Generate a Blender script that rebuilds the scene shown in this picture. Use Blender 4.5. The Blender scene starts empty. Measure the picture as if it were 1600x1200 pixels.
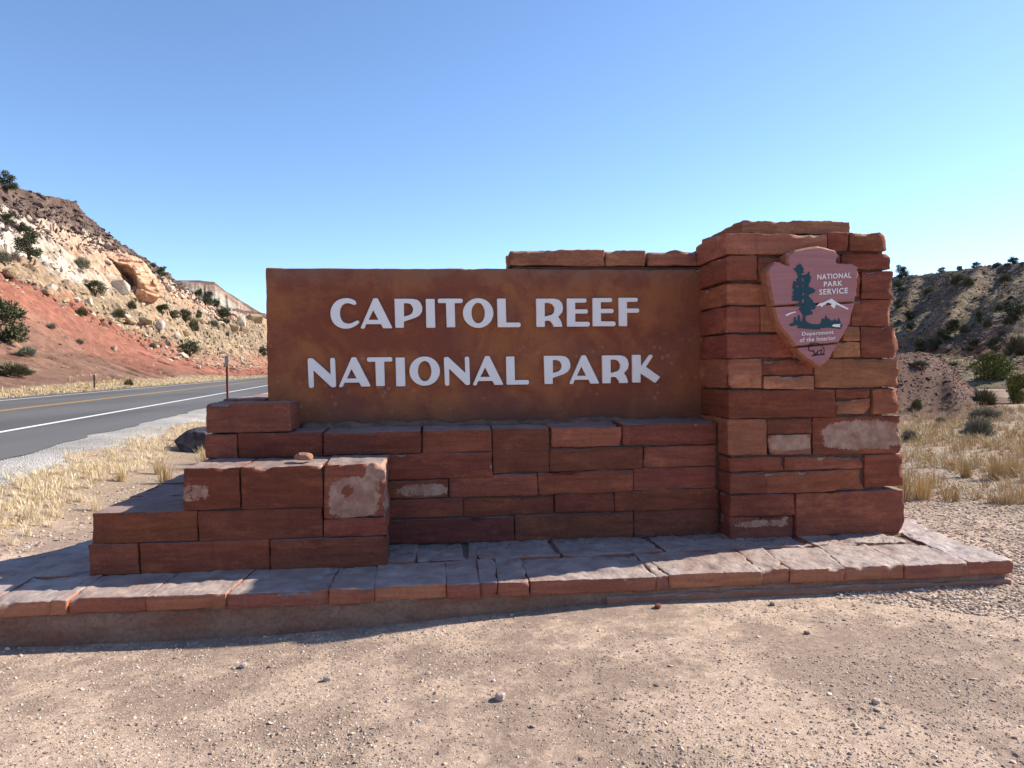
import bpy, bmesh, math, random
import numpy as np
from mathutils import Vector, Matrix
random.seed(7); RNG = np.random.default_rng(11)
S = bpy.context.scene; COL = S.collection; R = math.radians
# ---------------------------------------------------------------- camera, sky, sun, exposure
cd = bpy.data.cameras.new('camera'); cam = bpy.data.objects.new('camera', cd); COL.objects.link(cam); S.camera = cam
cd.sensor_width = 36; cd.lens = 1150/1600*36; cd.clip_start = .05; cd.clip_end = 9000
yaw, pit, rol = R(6.2), R(-1.28), R(.63)
fw = Vector((math.sin(yaw)*math.cos(pit), math.cos(yaw)*math.cos(pit), math.sin(pit)))
r0 = fw.cross(Vector((0, 0, 1))).normalized(); u0 = r0.cross(fw)
cr = r0*math.cos(rol)-u0*math.sin(rol); cu = u0*math.cos(rol)+r0*math.sin(rol)
cam.matrix_world = Matrix(((cr.x, cu.x, -fw.x, 0), (cr.y, cu.y, -fw.y, 0), (cr.z, cu.z, -fw.z, 1.5), (0, 0, 0, 1)))
SUN_AZ, SUN_EL = 15.2, 33.8            # azimuth measured from +X towards +Y
w = bpy.data.worlds.new('World'); S.world = w; w.use_nodes = True
nt = w.node_tree; sky = nt.nodes.new('ShaderNodeTexSky'); sky.sky_type = 'NISHITA'; sky.sun_disc = False
sky.sun_elevation = R(SUN_EL); sky.sun_rotation = R(90-SUN_AZ); sky.altitude = 1900; sky.air_density = 1.0; sky.dust_density = .7; sky.ozone_density = 4.1
nt.links.new(sky.outputs[0], nt.nodes['Background'].inputs[0]); nt.nodes['Background'].inputs[1].default_value = .131
ld = bpy.data.lights.new('sun', 'SUN'); ld.energy = 5.0; ld.angle = R(.53); ld.color = (1, .905, .77)
sun = bpy.data.objects.new('sun', ld); COL.objects.link(sun)
sv = Vector((math.cos(R(SUN_AZ))*math.cos(R(SUN_EL)), math.sin(R(SUN_AZ))*math.cos(R(SUN_EL)), math.sin(R(SUN_EL))))
sun.rotation_euler = sv.to_track_quat('Z', 'Y').to_euler(); sun.location = sv*60
S.view_settings.view_transform = 'Standard'; S.view_settings.look = 'None'; S.view_settings.gamma = 1; S.view_settings.use_curve_mapping = False
S.view_settings.exposure = .90
S.render.engine = 'CYCLES'; S.cycles.max_bounces = 6; S.cycles.use_denoising = True
# ---------------------------------------------------------------- noise and terrain (numpy only)
def _h(ix, iy, iz, seed):
    n = (ix.astype(np.int64) * 374761393 + iy.astype(np.int64) * 668265263 + iz.astype(np.int64) * 2147483647 + seed * 1274126177) & 0xffffffff
    n = ((n ^ (n >> 13)) * 1274126177) & 0xffffffff
    n = ((n ^ (n >> 16)) * 2246822519) & 0xffffffff
    return ((n ^ (n >> 15)) & 0xffff) / 65535.0
def vn(x, y, z=0.0, seed=0):
    x, y, z = np.broadcast_arrays(np.asarray(x, float), np.asarray(y, float), np.asarray(z, float))
    ix, iy, iz = np.floor(x), np.floor(y), np.floor(z)
    fx, fy, fz = x - ix, y - iy, z - iz
    fx = fx*fx*(3-2*fx); fy = fy*fy*(3-2*fy); fz = fz*fz*(3-2*fz)
    r = 0
    for a in (0, 1):
        for b in (0, 1):
            for c in (0, 1):
                w = (fx if a else 1-fx) * (fy if b else 1-fy) * (fz if c else 1-fz)
                r = r + w * _h(ix+a, iy+b, iz+c, seed)
    return r * 2 - 1
def fbm(x, y, z=0.0, seed=0, o=4):
    r, a, s = 0, 1.0, 0.0
    for k in range(o):
        f = 2.03 ** k
        r = r + a * vn(np.asarray(x)*f, np.asarray(y)*f, np.asarray(z)*f, seed + k*17); s += a; a *= .5
    return r / s
def cells(x, y, seed=0):
    # distance to the nearest feature point and that point's random value
    x, y = np.broadcast_arrays(np.asarray(x, float), np.asarray(y, float))
    ix, iy = np.floor(x), np.floor(y)
    best = np.full(x.shape, 9.0); val = np.zeros(x.shape)
    for a in (-1, 0, 1):
        for b in (-1, 0, 1):
            jx, jy = ix+a, iy+b; o = np.zeros_like(jx)
            px = jx + _h(jx, jy, o, seed); py = jy + _h(jx, jy, o, seed+5)
            d = np.hypot(px-x, py-y); v = _h(jx, jy, o, seed+9)
            m = d < best; best = np.where(m, d, best); val = np.where(m, v, val)
    return best, val
def sst(a, b, x):
    t = np.clip((np.asarray(x, float)-a)/(b-a), 0, 1); return t*t*(3-2*t)
EYE = 1.5
RU = np.array([-0.0950, 0.9955]); RN = np.array([-0.9955, -0.0950])     # along the road, away from it to the left
def st(X, Y): return X*RU[0]+Y*RU[1], X*RN[0]+Y*RN[1]
def xy(s, t): return s*RU[0]+t*RN[0], s*RU[1]+t*RN[1]
def az_of(X, Y): return np.degrees(np.arctan2(X, Y))
def ground_h(X, Y):
    s, t = st(X, Y); d = np.hypot(X, Y)
    z = .28*sst(2.6, 4.6, t) - .07*sst(.6, -1.2, X)*sst(8, 4.8, Y) + .035*sst(.2, 1.4, X)*sst(9, 5, Y)
    z = z + .012*fbm(X*.9, Y*.9, 0, 3, 3) + .05*fbm(X*.16, Y*.16, 0, 4, 3)*sst(7, 14, d)*(1-sst(2.6, 4.0, t))
    a = az_of(X, Y)
    # red mound beyond the dry grass on the right
    mr = sst(39.9, 35.4, a)*sst(19, 27, a); md = sst(22.5, 29.0, d + .9*vn(a*.8, 1, 0, 6))*sst(47, 36, d)
    m = mr*md
    z = z + 1.85*m + .14*m*fbm(X*.6, Y*.6, 0, 8, 4) - .5*m*sst(37.2, 38.2, a)*sst(28, 29.5, d)
    return z
def _prof(s, t, T, S, Z):
    zk = [np.interp(s, S[k], Z[k]) for k in range(len(T))]
    z = zk[0]; q = np.zeros(np.shape(t))
    for k in range(len(T)-1):
        f = np.clip((t-T[k])/(T[k+1]-T[k]), 0, 1)
        z = np.where(t > T[k], zk[k]+(zk[k+1]-zk[k])*f, z); q = np.where(t > T[k], k+f, q)
    return z, q
def hill_h(X, Y):
    s, t = st(X, Y)
    tw = t + 1.6*fbm(s*.045, t*.06, 0, 21, 3)*sst(18, 24, t)*sst(75, 60, t)
    z, q = _prof(s, tw, HT, HS, HZ)
    z = np.where(t < 18, .29+(z-.29)*sst(16.7, 18, t), z)
    far = sst(60, 260, s)
    g = np.abs(vn(s*.20+.35*vn(t*.25, s*.1, 0, 30), t*.05, 0, 31))
    gul = (1-np.clip(g*3.6, 0, 1))*sst(-.25, .3, vn(s*.11, t*.03, 0, 27))
    g2 = np.abs(vn(s*.19+.30*vn(t*.4, s*.2, 0, 28)+.05*t, t*.04, 0, 29)); z = z - 1.3*gul*sst(.15, .6, q)*sst(2.0, 1.5, q)*(1+far) - 2.0*(1-np.clip(g2*3.4, 0, 1))*sst(-.9, -.1, vn(s*.13, 0, 0, 26))*sst(.05, .3, q)*sst(1.2, .8, q)*sst(58, 70, s)
    z = z + .5*fbm(s*.16, t*.16, 0, 33, 3)*sst(.3, 1.0, q)
    d, v = cells(s*.30, t*.55, 35); d2, v2 = cells(s*.8, t*1.1, 36)
    rocky = sst(1.9, 2.3, q + .25*fbm(s*.12, t*.12, 0, 37, 2))*sst(5.1, 4.7, q)
    led = sst(-.1, .25, fbm(s*.05, t*.09, 0, 40, 2))
    z = z + rocky*((v-.5)*2.6*(1.1-d)*led + (v2-.5)*1.1 + .8*(cells(s*.16, t*.9, 38)[1]-.5)*led)
    tal = sst(3.9, 4.2, q)*sst(5.15, 5.0, q)
    z = z + tal*(.9*(cells(s*.55, t*.8, 43)[1]-.5) + .5*(cells(s*1.3, t*1.6, 44)[1]-.5))
    z = z + .25*fbm(s*.7, t*.7, 0, 39, 3)*sst(.2, .8, q)
    col = sst(4.85, 5.1, q)*sst(6.0, 5.6, q)
    z = z + col*2.2*(cells(s*.42, t*.05, 47)[1]-.5)
    z = z - .12*np.clip(t-70, 0, 60)*1.0
    return z, q
RF0, RF1 = 66.0, 116.0
def ridge_f(d, a):
    f0 = RF0 + np.clip(3.6*(41-a), 0, 42); return (d-f0)/(RF1-RF0), f0
def ridge_h(X, Y):
    # the shaded hill on the right: a rocky shelf, then a steep face up to the crest
    d = np.hypot(X, Y); a = az_of(X, Y)
    top = np.interp(a, RA, RZ)
    f, f0 = ridge_f(d, a); b = np.clip((f-1)/4, 0, 1); f = np.clip(f, 0, 1); top = EYE+(top-EYE)*(f0+RF1-RF0)/RF1
    shelf = .3 + 1.5*sst(48, 66, d)*(.5+.5*f0/66)
    z = shelf + (top-shelf)*f - 10*b*b
    on = sst(.02, .15, f)*sst(1.0, .9, f)
    wq = a - .062*d
    wq = wq + .5*fbm(X*.06, Y*.06, 0, 50, 3)
    z = z + on*(1.5*fbm(wq*.55, d*.02, 0, 51, 2) + .45*vn(wq*1.5, d*.04, 0, 52) + .7*fbm(X*.12, Y*.12, 0, 53, 3))
    z = z + .30*fbm(X*.35, Y*.35, 0, 54, 3)*sst(46, 52, d) + .18*(cells(X*.55, Y*.55, 57)[1]-.5)*sst(48, 54, d)
    z = z - 2.0*sst(50, 43, d)
    return z
HT = [18.0, 26.0, 34.0, 42.0, 52.0, 66.2, 67.5]
HS = [[42.016, 46.6, 52.423, 63.18, 72.697, 85.846, 105.164, 149.85], [60.844, 67.508, 75.923, 91.524, 99.306, 115.773, 128.762, 151.958, 216.556], [79.977, 88.663, 97.55, 111.25, 129.936, 137.752, 162.52, 198.963, 283.639], [98.902, 109.652, 118.312, 131.467, 148.282, 170.478, 201.216, 246.772, 352.745], [122.714, 136.159, 146.988, 161.678, 184.521, 205.952, 222.232, 250.182, 306.408, 437.537], [156.622, 173.762, 191.457, 198.784, 232.191, 266.411, 283.229, 318.791, 390.432, 557.43], [159.808, 177.29, 197.42, 203.642, 236.82, 271.714, 288.871, 325.175, 398.278, 568.656]]
HZ = [[0.329, 0.457, 0.537, 0.584, 0.581, 0.647, 0.572, 0.447], [2.59, 3.321, 3.228, 3.765, 3.943, 2.254, 0.942, 0.658, 0.698], [10.363, 10.335, 8.569, 6.926, 5.637, 5.098, 3.855, 2.685, 3.51], [14.37, 14.565, 13.788, 12.292, 11.099, 9.802, 9.327, 12.079, 20.085], [22.202, 24.406, 24.837, 25.76, 26.11, 25.438, 24.52, 22.614, 22.669, 29.988], [35.04, 37.758, 39.286, 39.251, 36.704, 35.902, 34.491, 31.508, 31.671, 40.563], [37.689, 40.423, 42.961, 41.303, 38.348, 37.46, 36.08, 33.428, 33.907, 43.232]]
RA = [11.171, 20.834, 25.395, 29.712, 33.56, 34.531, 35.673, 36.79, 37.52, 38.595, 39.645, 41.006, 44.218, 49.885]
RZ = [-1.193, 2.573, 6.247, 10.616, 13.356, 13.579, 13.68, 13.947, 14.09, 14.17, 14.161, 14.169, 14.2, 13.288]
MA = [-24.984, -18.73, -17.576, -15.681, -15.046, -13.975, -12.885, -12.223, -10.652, -5.545, 6.219]
MZ = [83.204, 87.044, 87.642, 86.72, 79.643, 68.92, 59.882, 55.012, 47.676, 25.372, 7.643]
PIL = [(2.189, 2.984, 2.33, 2.483, 't'), (2.994, 3.153, 2.352, 2.492, ''), (3.169, 3.469, 2.364, 2.499, ''), (2.198, 2.433, 2.133, 2.314, 'r'), (2.448, 2.699, 2.129, 2.306, 'r'), (2.719, 3.086, 2.202, 2.318, 'r'), (3.102, 3.495, 2.223, 2.339, 'r'), (3.261, 3.511, 1.999, 2.203, 'r'), (2.77, 3.246, 2.013, 2.183, 'r'), (2.197, 2.517, 1.952, 2.109, 'o'), (2.532, 2.754, 1.951, 2.105, 'o'), (2.769, 3.174, 1.796, 1.999, 'r'), (3.189, 3.542, 1.789, 1.984, 'r'), (2.197, 2.451, 1.746, 1.933, 'r'), (2.461, 2.754, 1.749, 1.932, 'o'), (2.196, 2.698, 1.558, 1.726, 'r'), (2.713, 3.014, 1.554, 1.724, 'o'), (2.769, 3.112, 1.738, 1.781, 'r'), (3.122, 3.251, 1.678, 1.78, 't'), (3.034, 3.246, 1.556, 1.663, 't'), (3.256, 3.569, 1.549, 1.779, 'r'), (2.2, 2.46, 1.329, 1.545, 't'), (2.475, 2.87, 1.425, 1.532, 'r'), (2.48, 2.87, 1.319, 1.411, 't'), (2.885, 3.569, 1.321, 1.536, 't'), (2.204, 3.044, 1.102, 1.305, 'r'), (3.054, 3.339, 1.243, 1.307, 'r'), (3.059, 3.339, 1.116, 1.229, 't'), (3.355, 3.574, 1.116, 1.308, 'r'), (2.202, 2.503, 0.823, 1.093, 't'), (2.514, 2.859, 0.98, 1.086, 'r'), (2.518, 2.849, 0.82, 0.965, 'p2'), (2.874, 3.585, 0.812, 1.096, 'p1'), (2.212, 2.639, 0.7, 0.797, 'r'), (2.65, 3.282, 0.701, 0.793, 'r'), (3.292, 3.606, 0.555, 0.796, 'r'), (2.211, 2.477, 0.538, 0.683, 'r'), (2.492, 3.282, 0.532, 0.683, 'r'), (2.215, 2.72, 0.364, 0.515, 'r'), (2.219, 2.714, 0.185, 0.35, 'r2'), (2.735, 3.607, 0.199, 0.523, 'r')]
WALL = [(-1.623, -1.406, 0.875, 1.037, 'r'), (-1.392, -0.805, 0.87, 1.042, 'r'), (-0.791, -0.091, 0.878, 1.033, 'r'), (-0.072, 0.436, 0.877, 1.035, 'r'), (0.45, 0.872, 0.712, 1.039, 'big'), (0.892, 1.43, 0.898, 1.039, 'o'), (1.445, 2.18, 0.898, 1.051, 'r'), (-0.355, 0.439, 0.685, 0.866, 'r'), (0.881, 1.594, 0.716, 0.877, 'r'), (1.605, 2.179, 0.724, 0.877, 'o'), (-0.339, 0.103, 0.542, 0.67, 'p3'), (0.117, 0.776, 0.539, 0.693, 'r'), (0.786, 1.518, 0.543, 0.703, 'r'), (1.528, 2.178, 0.552, 0.71, 'r'), (-0.341, 0.21, 0.402, 0.526, 'r'), (0.22, 0.902, 0.396, 0.521, 'r'), (0.912, 1.366, 0.401, 0.533, 'r'), (1.377, 2.193, 0.395, 0.544, 'r'), (-0.367, 0.598, 0.2, 0.377, 'd'), (0.608, 1.515, 0.179, 0.379, 'd'), (1.525, 2.192, 0.185, 0.388, 'd'), (-1.626, -0.958, 0.717, 0.856, 'r'), (-0.949, -0.37, 0.699, 0.85, 'r')]
STEP = [(-1.607, -1.255, 0.603, 0.87, 'p4'), (-1.242, -0.732, 0.598, 0.867, 'r'), (-0.716, -0.319, 0.519, 0.872, 'p5'), (-2.173, -1.528, 0.397, 0.592, 'r'), (-1.516, -0.736, 0.392, 0.585, 'r'), (-0.724, -0.323, 0.395, 0.506, 'r'), (-2.19, -1.897, 0.202, 0.392, 'r'), (-1.885, -1.08, 0.195, 0.388, 'r'), (-1.064, -0.317, 0.184, 0.384, 'r')]
UPB = [(-1.615, -1.024, 1.065, 1.268, 'r')]
CAPS = [(0.635, 1.408, 2.318, 2.447, 't'), (1.419, 1.755, 2.32, 2.445, 't'), (1.771, 2.187, 2.322, 2.447, 't')]
SLABX = [-2.884, -2.179, -2.089, -1.667, -1.214, -0.624, -0.362, 0.072, 0.269, 0.382, 0.574, 1.369, 1.452, 2.056, 2.247, 2.612, 3.015, 3.457, 3.783]
LETTERS = [('C', -0.776, 1.816, -0.558, 2.053), ('A', -0.546, 1.816, -0.305, 2.053), ('P', -0.284, 1.821, -0.069, 2.048), ('I', -0.041, 1.82, 0.032, 2.047), ('T', 0.053, 1.823, 0.25, 2.049), ('O', 0.25, 1.817, 0.491, 2.052), ('L', 0.522, 1.821, 0.709, 2.049), ('R', 0.835, 1.822, 1.052, 2.048), ('E', 1.084, 1.823, 1.27, 2.049), ('E', 1.294, 1.825, 1.482, 2.053), ('F', 1.508, 1.825, 1.679, 2.055), ('N', -0.955, 1.358, -0.743, 1.591), ('A', -0.719, 1.362, -0.48, 1.594), ('T', -0.503, 1.366, -0.307, 1.592), ('I', -0.282, 1.362, -0.208, 1.589), ('O', -0.176, 1.364, 0.063, 1.595), ('N', 0.095, 1.361, 0.3, 1.591), ('A', 0.323, 1.361, 0.563, 1.594), ('L', 0.588, 1.363, 0.771, 1.588), ('P', 0.893, 1.364, 1.108, 1.591), ('A', 1.101, 1.361, 1.341, 1.593), ('R', 1.369, 1.364, 1.588, 1.59), ('K', 1.617, 1.363, 1.848, 1.593)]
PLQ = [(2.618, 2.228), (2.612, 2.264), (2.616, 2.311), (2.645, 2.328), (2.679, 2.343), (2.71, 2.352), (2.742, 2.359), (2.774, 2.366), (2.811, 2.372), (2.853, 2.376), (2.879, 2.374), (2.906, 2.367), (2.935, 2.36), (2.964, 2.352), (2.99, 2.347), (3.009, 2.33), (3.03, 2.309), (3.014, 2.294), (3.004, 2.274), (3.006, 2.256), (3.025, 2.244), (3.06, 2.247), (3.092, 2.24), (3.124, 2.245), (3.15, 2.233), (3.174, 2.219), (3.172, 2.196), (3.18, 2.171), (3.17, 2.136), (3.173, 2.096), (3.164, 2.06), (3.166, 2.02), (3.153, 1.985), (3.147, 1.944), (3.138, 1.914), (3.121, 1.853), (3.105, 1.793), (3.083, 1.758), (3.064, 1.727), (3.051, 1.7), (3.032, 1.67), (3.006, 1.632), (2.976, 1.592), (2.964, 1.562), (2.952, 1.536), (2.91, 1.502), (2.87, 1.475), (2.825, 1.495), (2.788, 1.521), (2.753, 1.546), (2.719, 1.577), (2.693, 1.604), (2.669, 1.635), (2.643, 1.67), (2.619, 1.705), (2.591, 1.735), (2.567, 1.76), (2.546, 1.795), (2.531, 1.83), (2.518, 1.875), (2.51, 1.915), (2.492, 1.99), (2.482, 2.035), (2.472, 2.085), (2.464, 2.134), (2.456, 2.189), (2.477, 2.221), (2.511, 2.251), (2.53, 2.256), (2.558, 2.242), (2.584, 2.23), (2.605, 2.226)]
TREE = [(2.71, 2.245), (2.721, 2.232), (2.742, 2.2), (2.731, 2.19), (2.744, 2.177), (2.721, 2.17), (2.723, 2.159), (2.752, 2.162), (2.773, 2.17), (2.776, 2.185), (2.784, 2.18), (2.784, 2.16), (2.797, 2.143), (2.789, 2.12), (2.792, 2.108), (2.778, 2.095), (2.778, 2.07), (2.805, 2.065), (2.823, 2.054), (2.831, 2.044), (2.82, 2.03), (2.783, 2.015), (2.774, 2.005), (2.791, 1.99), (2.81, 1.97), (2.818, 1.95), (2.826, 1.94), (2.832, 1.922), (2.831, 1.922), (2.825, 1.907), (2.787, 1.902), (2.81, 1.884), (2.804, 1.869), (2.767, 1.862), (2.751, 1.855), (2.754, 1.824), (2.772, 1.807), (2.804, 1.797), (2.857, 1.794), (2.876, 1.806), (2.881, 1.839), (2.89, 1.836), (2.902, 1.829), (2.913, 1.864), (2.926, 1.836), (2.939, 1.838), (2.947, 1.824), (2.974, 1.822), (2.982, 1.836), (2.99, 1.823), (3.006, 1.823), (3.014, 1.843), (3.024, 1.813), (3.04, 1.783), (3.027, 1.76), (2.931, 1.771), (2.868, 1.766), (2.862, 1.756), (2.804, 1.759), (2.688, 1.769), (2.688, 1.777), (2.706, 1.78), (2.688, 1.789), (2.636, 1.782), (2.628, 1.796), (2.662, 1.812), (2.665, 1.85), (2.675, 1.85), (2.68, 1.82), (2.691, 1.825), (2.694, 1.865), (2.707, 1.862), (2.714, 1.819), (2.726, 1.813), (2.735, 1.859), (2.715, 1.892), (2.699, 1.91), (2.723, 1.927), (2.667, 1.931), (2.662, 1.934), (2.691, 1.95), (2.72, 1.963), (2.652, 1.97), (2.647, 1.979), (2.658, 1.99), (2.647, 2.004), (2.662, 2.014), (2.649, 2.031), (2.668, 2.044), (2.652, 2.065), (2.662, 2.114), (2.691, 2.109), (2.683, 2.129), (2.699, 2.141), (2.692, 2.16), (2.689, 2.175), (2.66, 2.205), (2.684, 2.214), (2.683, 2.227), (2.701, 2.235)]
MTN = [(2.841, 1.935), (2.863, 1.952), (2.892, 1.957), (2.955, 1.986), (3.001, 1.955), (3.027, 1.942), (3.089, 1.912), (3.083, 1.903), (3.027, 1.927), (2.99, 1.942), (2.979, 1.915), (2.974, 1.912), (2.947, 1.935), (2.958, 1.947), (2.921, 1.957), (2.91, 1.942), (2.889, 1.935), (2.878, 1.92), (2.868, 1.934), (2.841, 1.931)]
SNOW = [(2.596, 1.867), (2.631, 1.882), (2.675, 1.892), (2.679, 1.885), (2.641, 1.874), (2.604, 1.857)]
LAKE = [(2.953, 1.783), (2.969, 1.795), (3.027, 1.797), (3.015, 1.785), (3.023, 1.773), (2.974, 1.776)]
GAPS = [[(2.723, 2.147), (2.742, 2.128), (2.741, 2.11), (2.726, 2.115)], [(2.681, 2.079), (2.699, 2.081), (2.699, 2.069), (2.682, 2.068)], [(2.726, 2.083), (2.74, 2.081), (2.739, 2.07), (2.725, 2.07)], [(2.726, 1.983), (2.745, 1.98), (2.741, 1.94), (2.726, 1.943)], [(2.73, 2.028), (2.747, 2.025), (2.744, 2.011), (2.727, 2.01)]]
BISON = [[(2.796, 1.598), (2.78, 1.604), (2.775, 1.619), (2.778, 1.639), (2.791, 1.654), (2.82, 1.659), (2.851, 1.653), (2.878, 1.638), (2.897, 1.618), (2.899, 1.598), (2.894, 1.57)], [(2.791, 1.599), (2.804, 1.596), (2.817, 1.603), (2.822, 1.576), (2.835, 1.578), (2.851, 1.598), (2.878, 1.603), (2.881, 1.613)], [(2.791, 1.651), (2.801, 1.641), (2.812, 1.645), (2.82, 1.651)], [(2.78, 1.629), (2.776, 1.619), (2.783, 1.599)], [(2.878, 1.603), (2.875, 1.573)], [(2.812, 1.598), (2.83, 1.571)], [(2.849, 1.593), (2.841, 1.57)], [(2.801, 1.561), (2.841, 1.567), (2.899, 1.571)], [(2.809, 1.567), (2.851, 1.57), (2.902, 1.575)]]
PTXT = [('NATIONAL', 2.844, 2.133, 3.11, 2.172), ('PARK', 2.895, 2.078, 3.041, 2.115), ('SERVICE', 2.86, 2.019, 3.083, 2.061), ('Department', 2.725, 1.709, 2.97, 1.746), ('of the Interior', 2.707, 1.672, 2.987, 1.704)]
PJ = [[(2.557, 1.932), (3.145, 1.957)], [(2.677, 1.627), (3.027, 1.657)]]
PLANT_L = [('juniper', -81.26, 152.71, 4.51, 3.61, 'dark green juniper on the cap rock at the top left of the red hill'), ('juniper', -65.62, 123.21, 3.4, 1.82, 'low dark juniper on the brown talus above the white ledges'), ('juniper', -63.62, 124.55, 3.16, 2.19, 'rounded juniper just above the tallest bush of the white ledge'), ('juniper', -55.79, 109.92, 3.86, 3.64, 'tallest juniper on the white ledge, two crowns high'), ('deadbush', -50.95, 97.13, 1.91, 1.34, 'leafless grey brown bush at the foot of the tall ledge juniper'), ('sage', -50.55, 93.92, 1.86, 1.48, 'pale grey sagebrush left of the leafless bush on the white ledge'), ('sage', -62.15, 139.97, 3.06, 2.26, 'pale blue grey shrub on the ledge left of the orange outcrop'), ('juniper', -32.8, 60.93, 3.61, 3.49, 'big juniper low on the red slope at the left edge of the picture'), ('sage', -30.51, 59.49, 1.63, 0.76, 'grey sagebrush below the big juniper on the lower red slope'), ('sage', -35.66, 73.86, 0.93, 0.64, 'small grey shrub in the gully of the smooth red slope'), ('sage', -36.2, 80.71, 0.92, 0.54, 'tiny grey shrub on the crest of the gullied road cut'), ('juniper', -57.44, 134.05, 4.06, 2.54, 'wide juniper with its shadow on the pale slope below the outcrop'), ('drybush', -53.49, 133.4, 2.75, 1.62, 'olive dry bush at the lower edge of the white slab'), ('drybush', -43.18, 96.79, 1.84, 1.11, 'olive dry bush where the red slope meets the yellow ledge'), ('drybush', -58.78, 153.0, 2.14, 1.71, 'faint olive bush on the white slab below the outcrop'), ('drybush', -26.06, 49.14, 2.52, 0.87, 'broad dry bush above the red cutbank at the left edge'), ('juniper', -84.62, 237.55, 1.97, 1.75, 'smaller of the two junipers on the skyline right of the outcrop'), ('juniper', -79.55, 229.84, 3.6, 2.75, 'larger of the two junipers on the skyline right of the outcrop'), ('juniper', -82.92, 275.93, 3.51, 4.51, 'first juniper of the dark row in front of the grey mesa'), ('juniper', -81.16, 280.48, 5.08, 5.08, 'middle juniper of the dark row in front of the grey mesa'), ('juniper', -86.74, 310.91, 3.93, 3.93, 'last juniper of the dark row in front of the grey mesa'), ('juniper', -61.96, 178.87, 3.95, 2.3, 'left juniper of the row across the boulder slope'), ('juniper', -62.69, 188.76, 3.11, 2.08, 'second juniper of the row across the boulder slope'), ('juniper', -65.1, 204.81, 4.11, 3.36, 'third juniper of the row across the boulder slope'), ('drybush', -63.11, 204.58, 3.72, 3.35, 'bush hanging below the row across the boulder slope'), ('juniper', -69.97, 261.02, 7.05, 5.17, 'dark juniper above the yellow boulders near the sign'), ('juniper', -68.55, 227.78, 2.07, 2.48, 'single small juniper between the two rows of bushes'), ('sage', -66.33, 234.64, 3.39, 2.33, 'pale blue sagebrush on the boulder slope near the sign'), ('juniper', -47.61, 151.26, 4.96, 3.59, 'large juniper just above the end of the red road cut'), ('sage', -48.09, 133.9, 1.61, 0.99, 'small shrub on the crest right of the lone brown rock'), ('juniper', -63.25, 286.38, 3.57, 4.08, 'juniper half hidden behind the left edge of the sign panel'), ('drybush', -23.03, 59.02, 0.77, 0.55, 'yellow green shrub on the far verge at the foot of the cut')]
PLANT_R = [('juniper', 78.7, 116.21, 2.56, 2.32, 'dark juniper on the right skyline beside the stone pillar'), ('juniper', 78.52, 106.27, 1.38, 0.8, 'squat juniper on the skyline right of the tall one'), ('juniper', 75.14, 94.75, 1.37, 0.95, 'airy small tree on the middle of the right skyline'), ('juniper', 76.1, 89.31, 1.53, 1.12, 'juniper on the skyline near the right edge'), ('juniper', 63.32, 91.88, 1.55, 1.55, 'bush high on the shaded hill beside the pillar'), ('juniper', 57.74, 83.54, 1.24, 1.15, 'bush below another beside the pillar on the shaded hill'), ('juniper', 54.05, 71.39, 1.71, 1.17, 'bush at the middle of the shaded hill above a pair of junipers'), ('juniper', 51.9, 69.84, 1.51, 1.29, 'dark juniper between the red patch and the rocky shelf'), ('juniper', 50.78, 69.94, 1.8, 1.65, 'right half of the widest dark bush at the foot of the hill'), ('juniper', 51.07, 72.54, 1.7, 1.54, 'left half of the widest dark bush at the foot of the hill'), ('juniper', 55.39, 69.38, 1.16, 1.16, 'upright dark bush on the grassy slope of the right hill'), ('drybush', 52.87, 65.14, 1.02, 0.88, 'olive bush right of the upright one on the right hill'), ('juniper', 53.05, 61.86, 1.84, 1.7, 'biggest juniper on the slope near the right edge'), ('drybush', 54.25, 70.07, 1.08, 0.92, 'olive bush beside the middle bush of the shaded hill'), ('drybush', 68.78, 90.03, 2.36, 1.38, 'dim olive bush under the skyline rocks'), ('drybush', 65.63, 84.03, 1.67, 1.11, 'right neighbour of the dim olive bush under the skyline rocks'), ('drybush', 67.34, 80.27, 1.64, 1.09, 'dim bush below the right skyline juniper'), ('juniper', 58.17, 69.0, 1.02, 0.63, 'small dark bush above the biggest slope juniper'), ('drybush', 57.31, 69.06, 1.09, 0.7, 'small olive bush left of the biggest slope juniper'), ('drybush', 71.1, 99.04, 1.48, 0.85, 'dull green bush on the dark shoulder of the right hill'), ('juniper', 73.56, 109.41, 1.83, 1.6, 'bush half hidden by the pillar below the skyline tree'), ('juniper', 65.74, 97.93, 1.44, 1.44, 'bush half hidden by the pillar at mid slope'), ('drybush', 52.22, 61.85, 0.99, 0.7, 'olive bush under the biggest slope juniper'), ('juniper', 48.56, 61.59, 1.36, 1.09, 'grey green bush on the rocky shelf left of the bright juniper'), ('juniper', 47.1, 57.3, 1.42, 1.29, 'grey green bush on the rocky shelf behind the bright juniper'), ('drybush', 44.3, 51.53, 2.01, 1.54, 'greyish tree on the shelf at the right edge')]
PLANT_G = [('brightjuniper', 32.25, 39.37, 2.21, 2.04, 'bright yellow green juniper beside the red cutbank'), ('brightjuniper', 21.05, 24.42, 1.01, 1.12, 'yellow green juniper at the right edge above the dry grass'), ('drybush', 16.59, 20.59, 0.83, 0.46, 'green bushy shrub in front of the bright juniper'), ('sage', 11.1, 13.92, 0.71, 0.4, 'big dark grey green rabbitbrush in the dry grass field'), ('sage', 12.51, 16.97, 0.33, 0.17, 'small grey rabbitbrush in the dry grass left of the big one'), ('sage', 14.51, 17.98, 0.88, 0.32, 'pale grey green shrub behind the big rabbitbrush'), ('sage', 9.13, 13.26, 0.42, 0.22, 'grey green shrub in the grass next to the pillar'), ('drybush', 13.74, 19.62, 0.37, 0.29, 'rusty brown bush at the foot of the red mound'), ('sage', 15.57, 22.08, 0.7, 0.19, 'low grey shrub on top of the red mound')]
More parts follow.
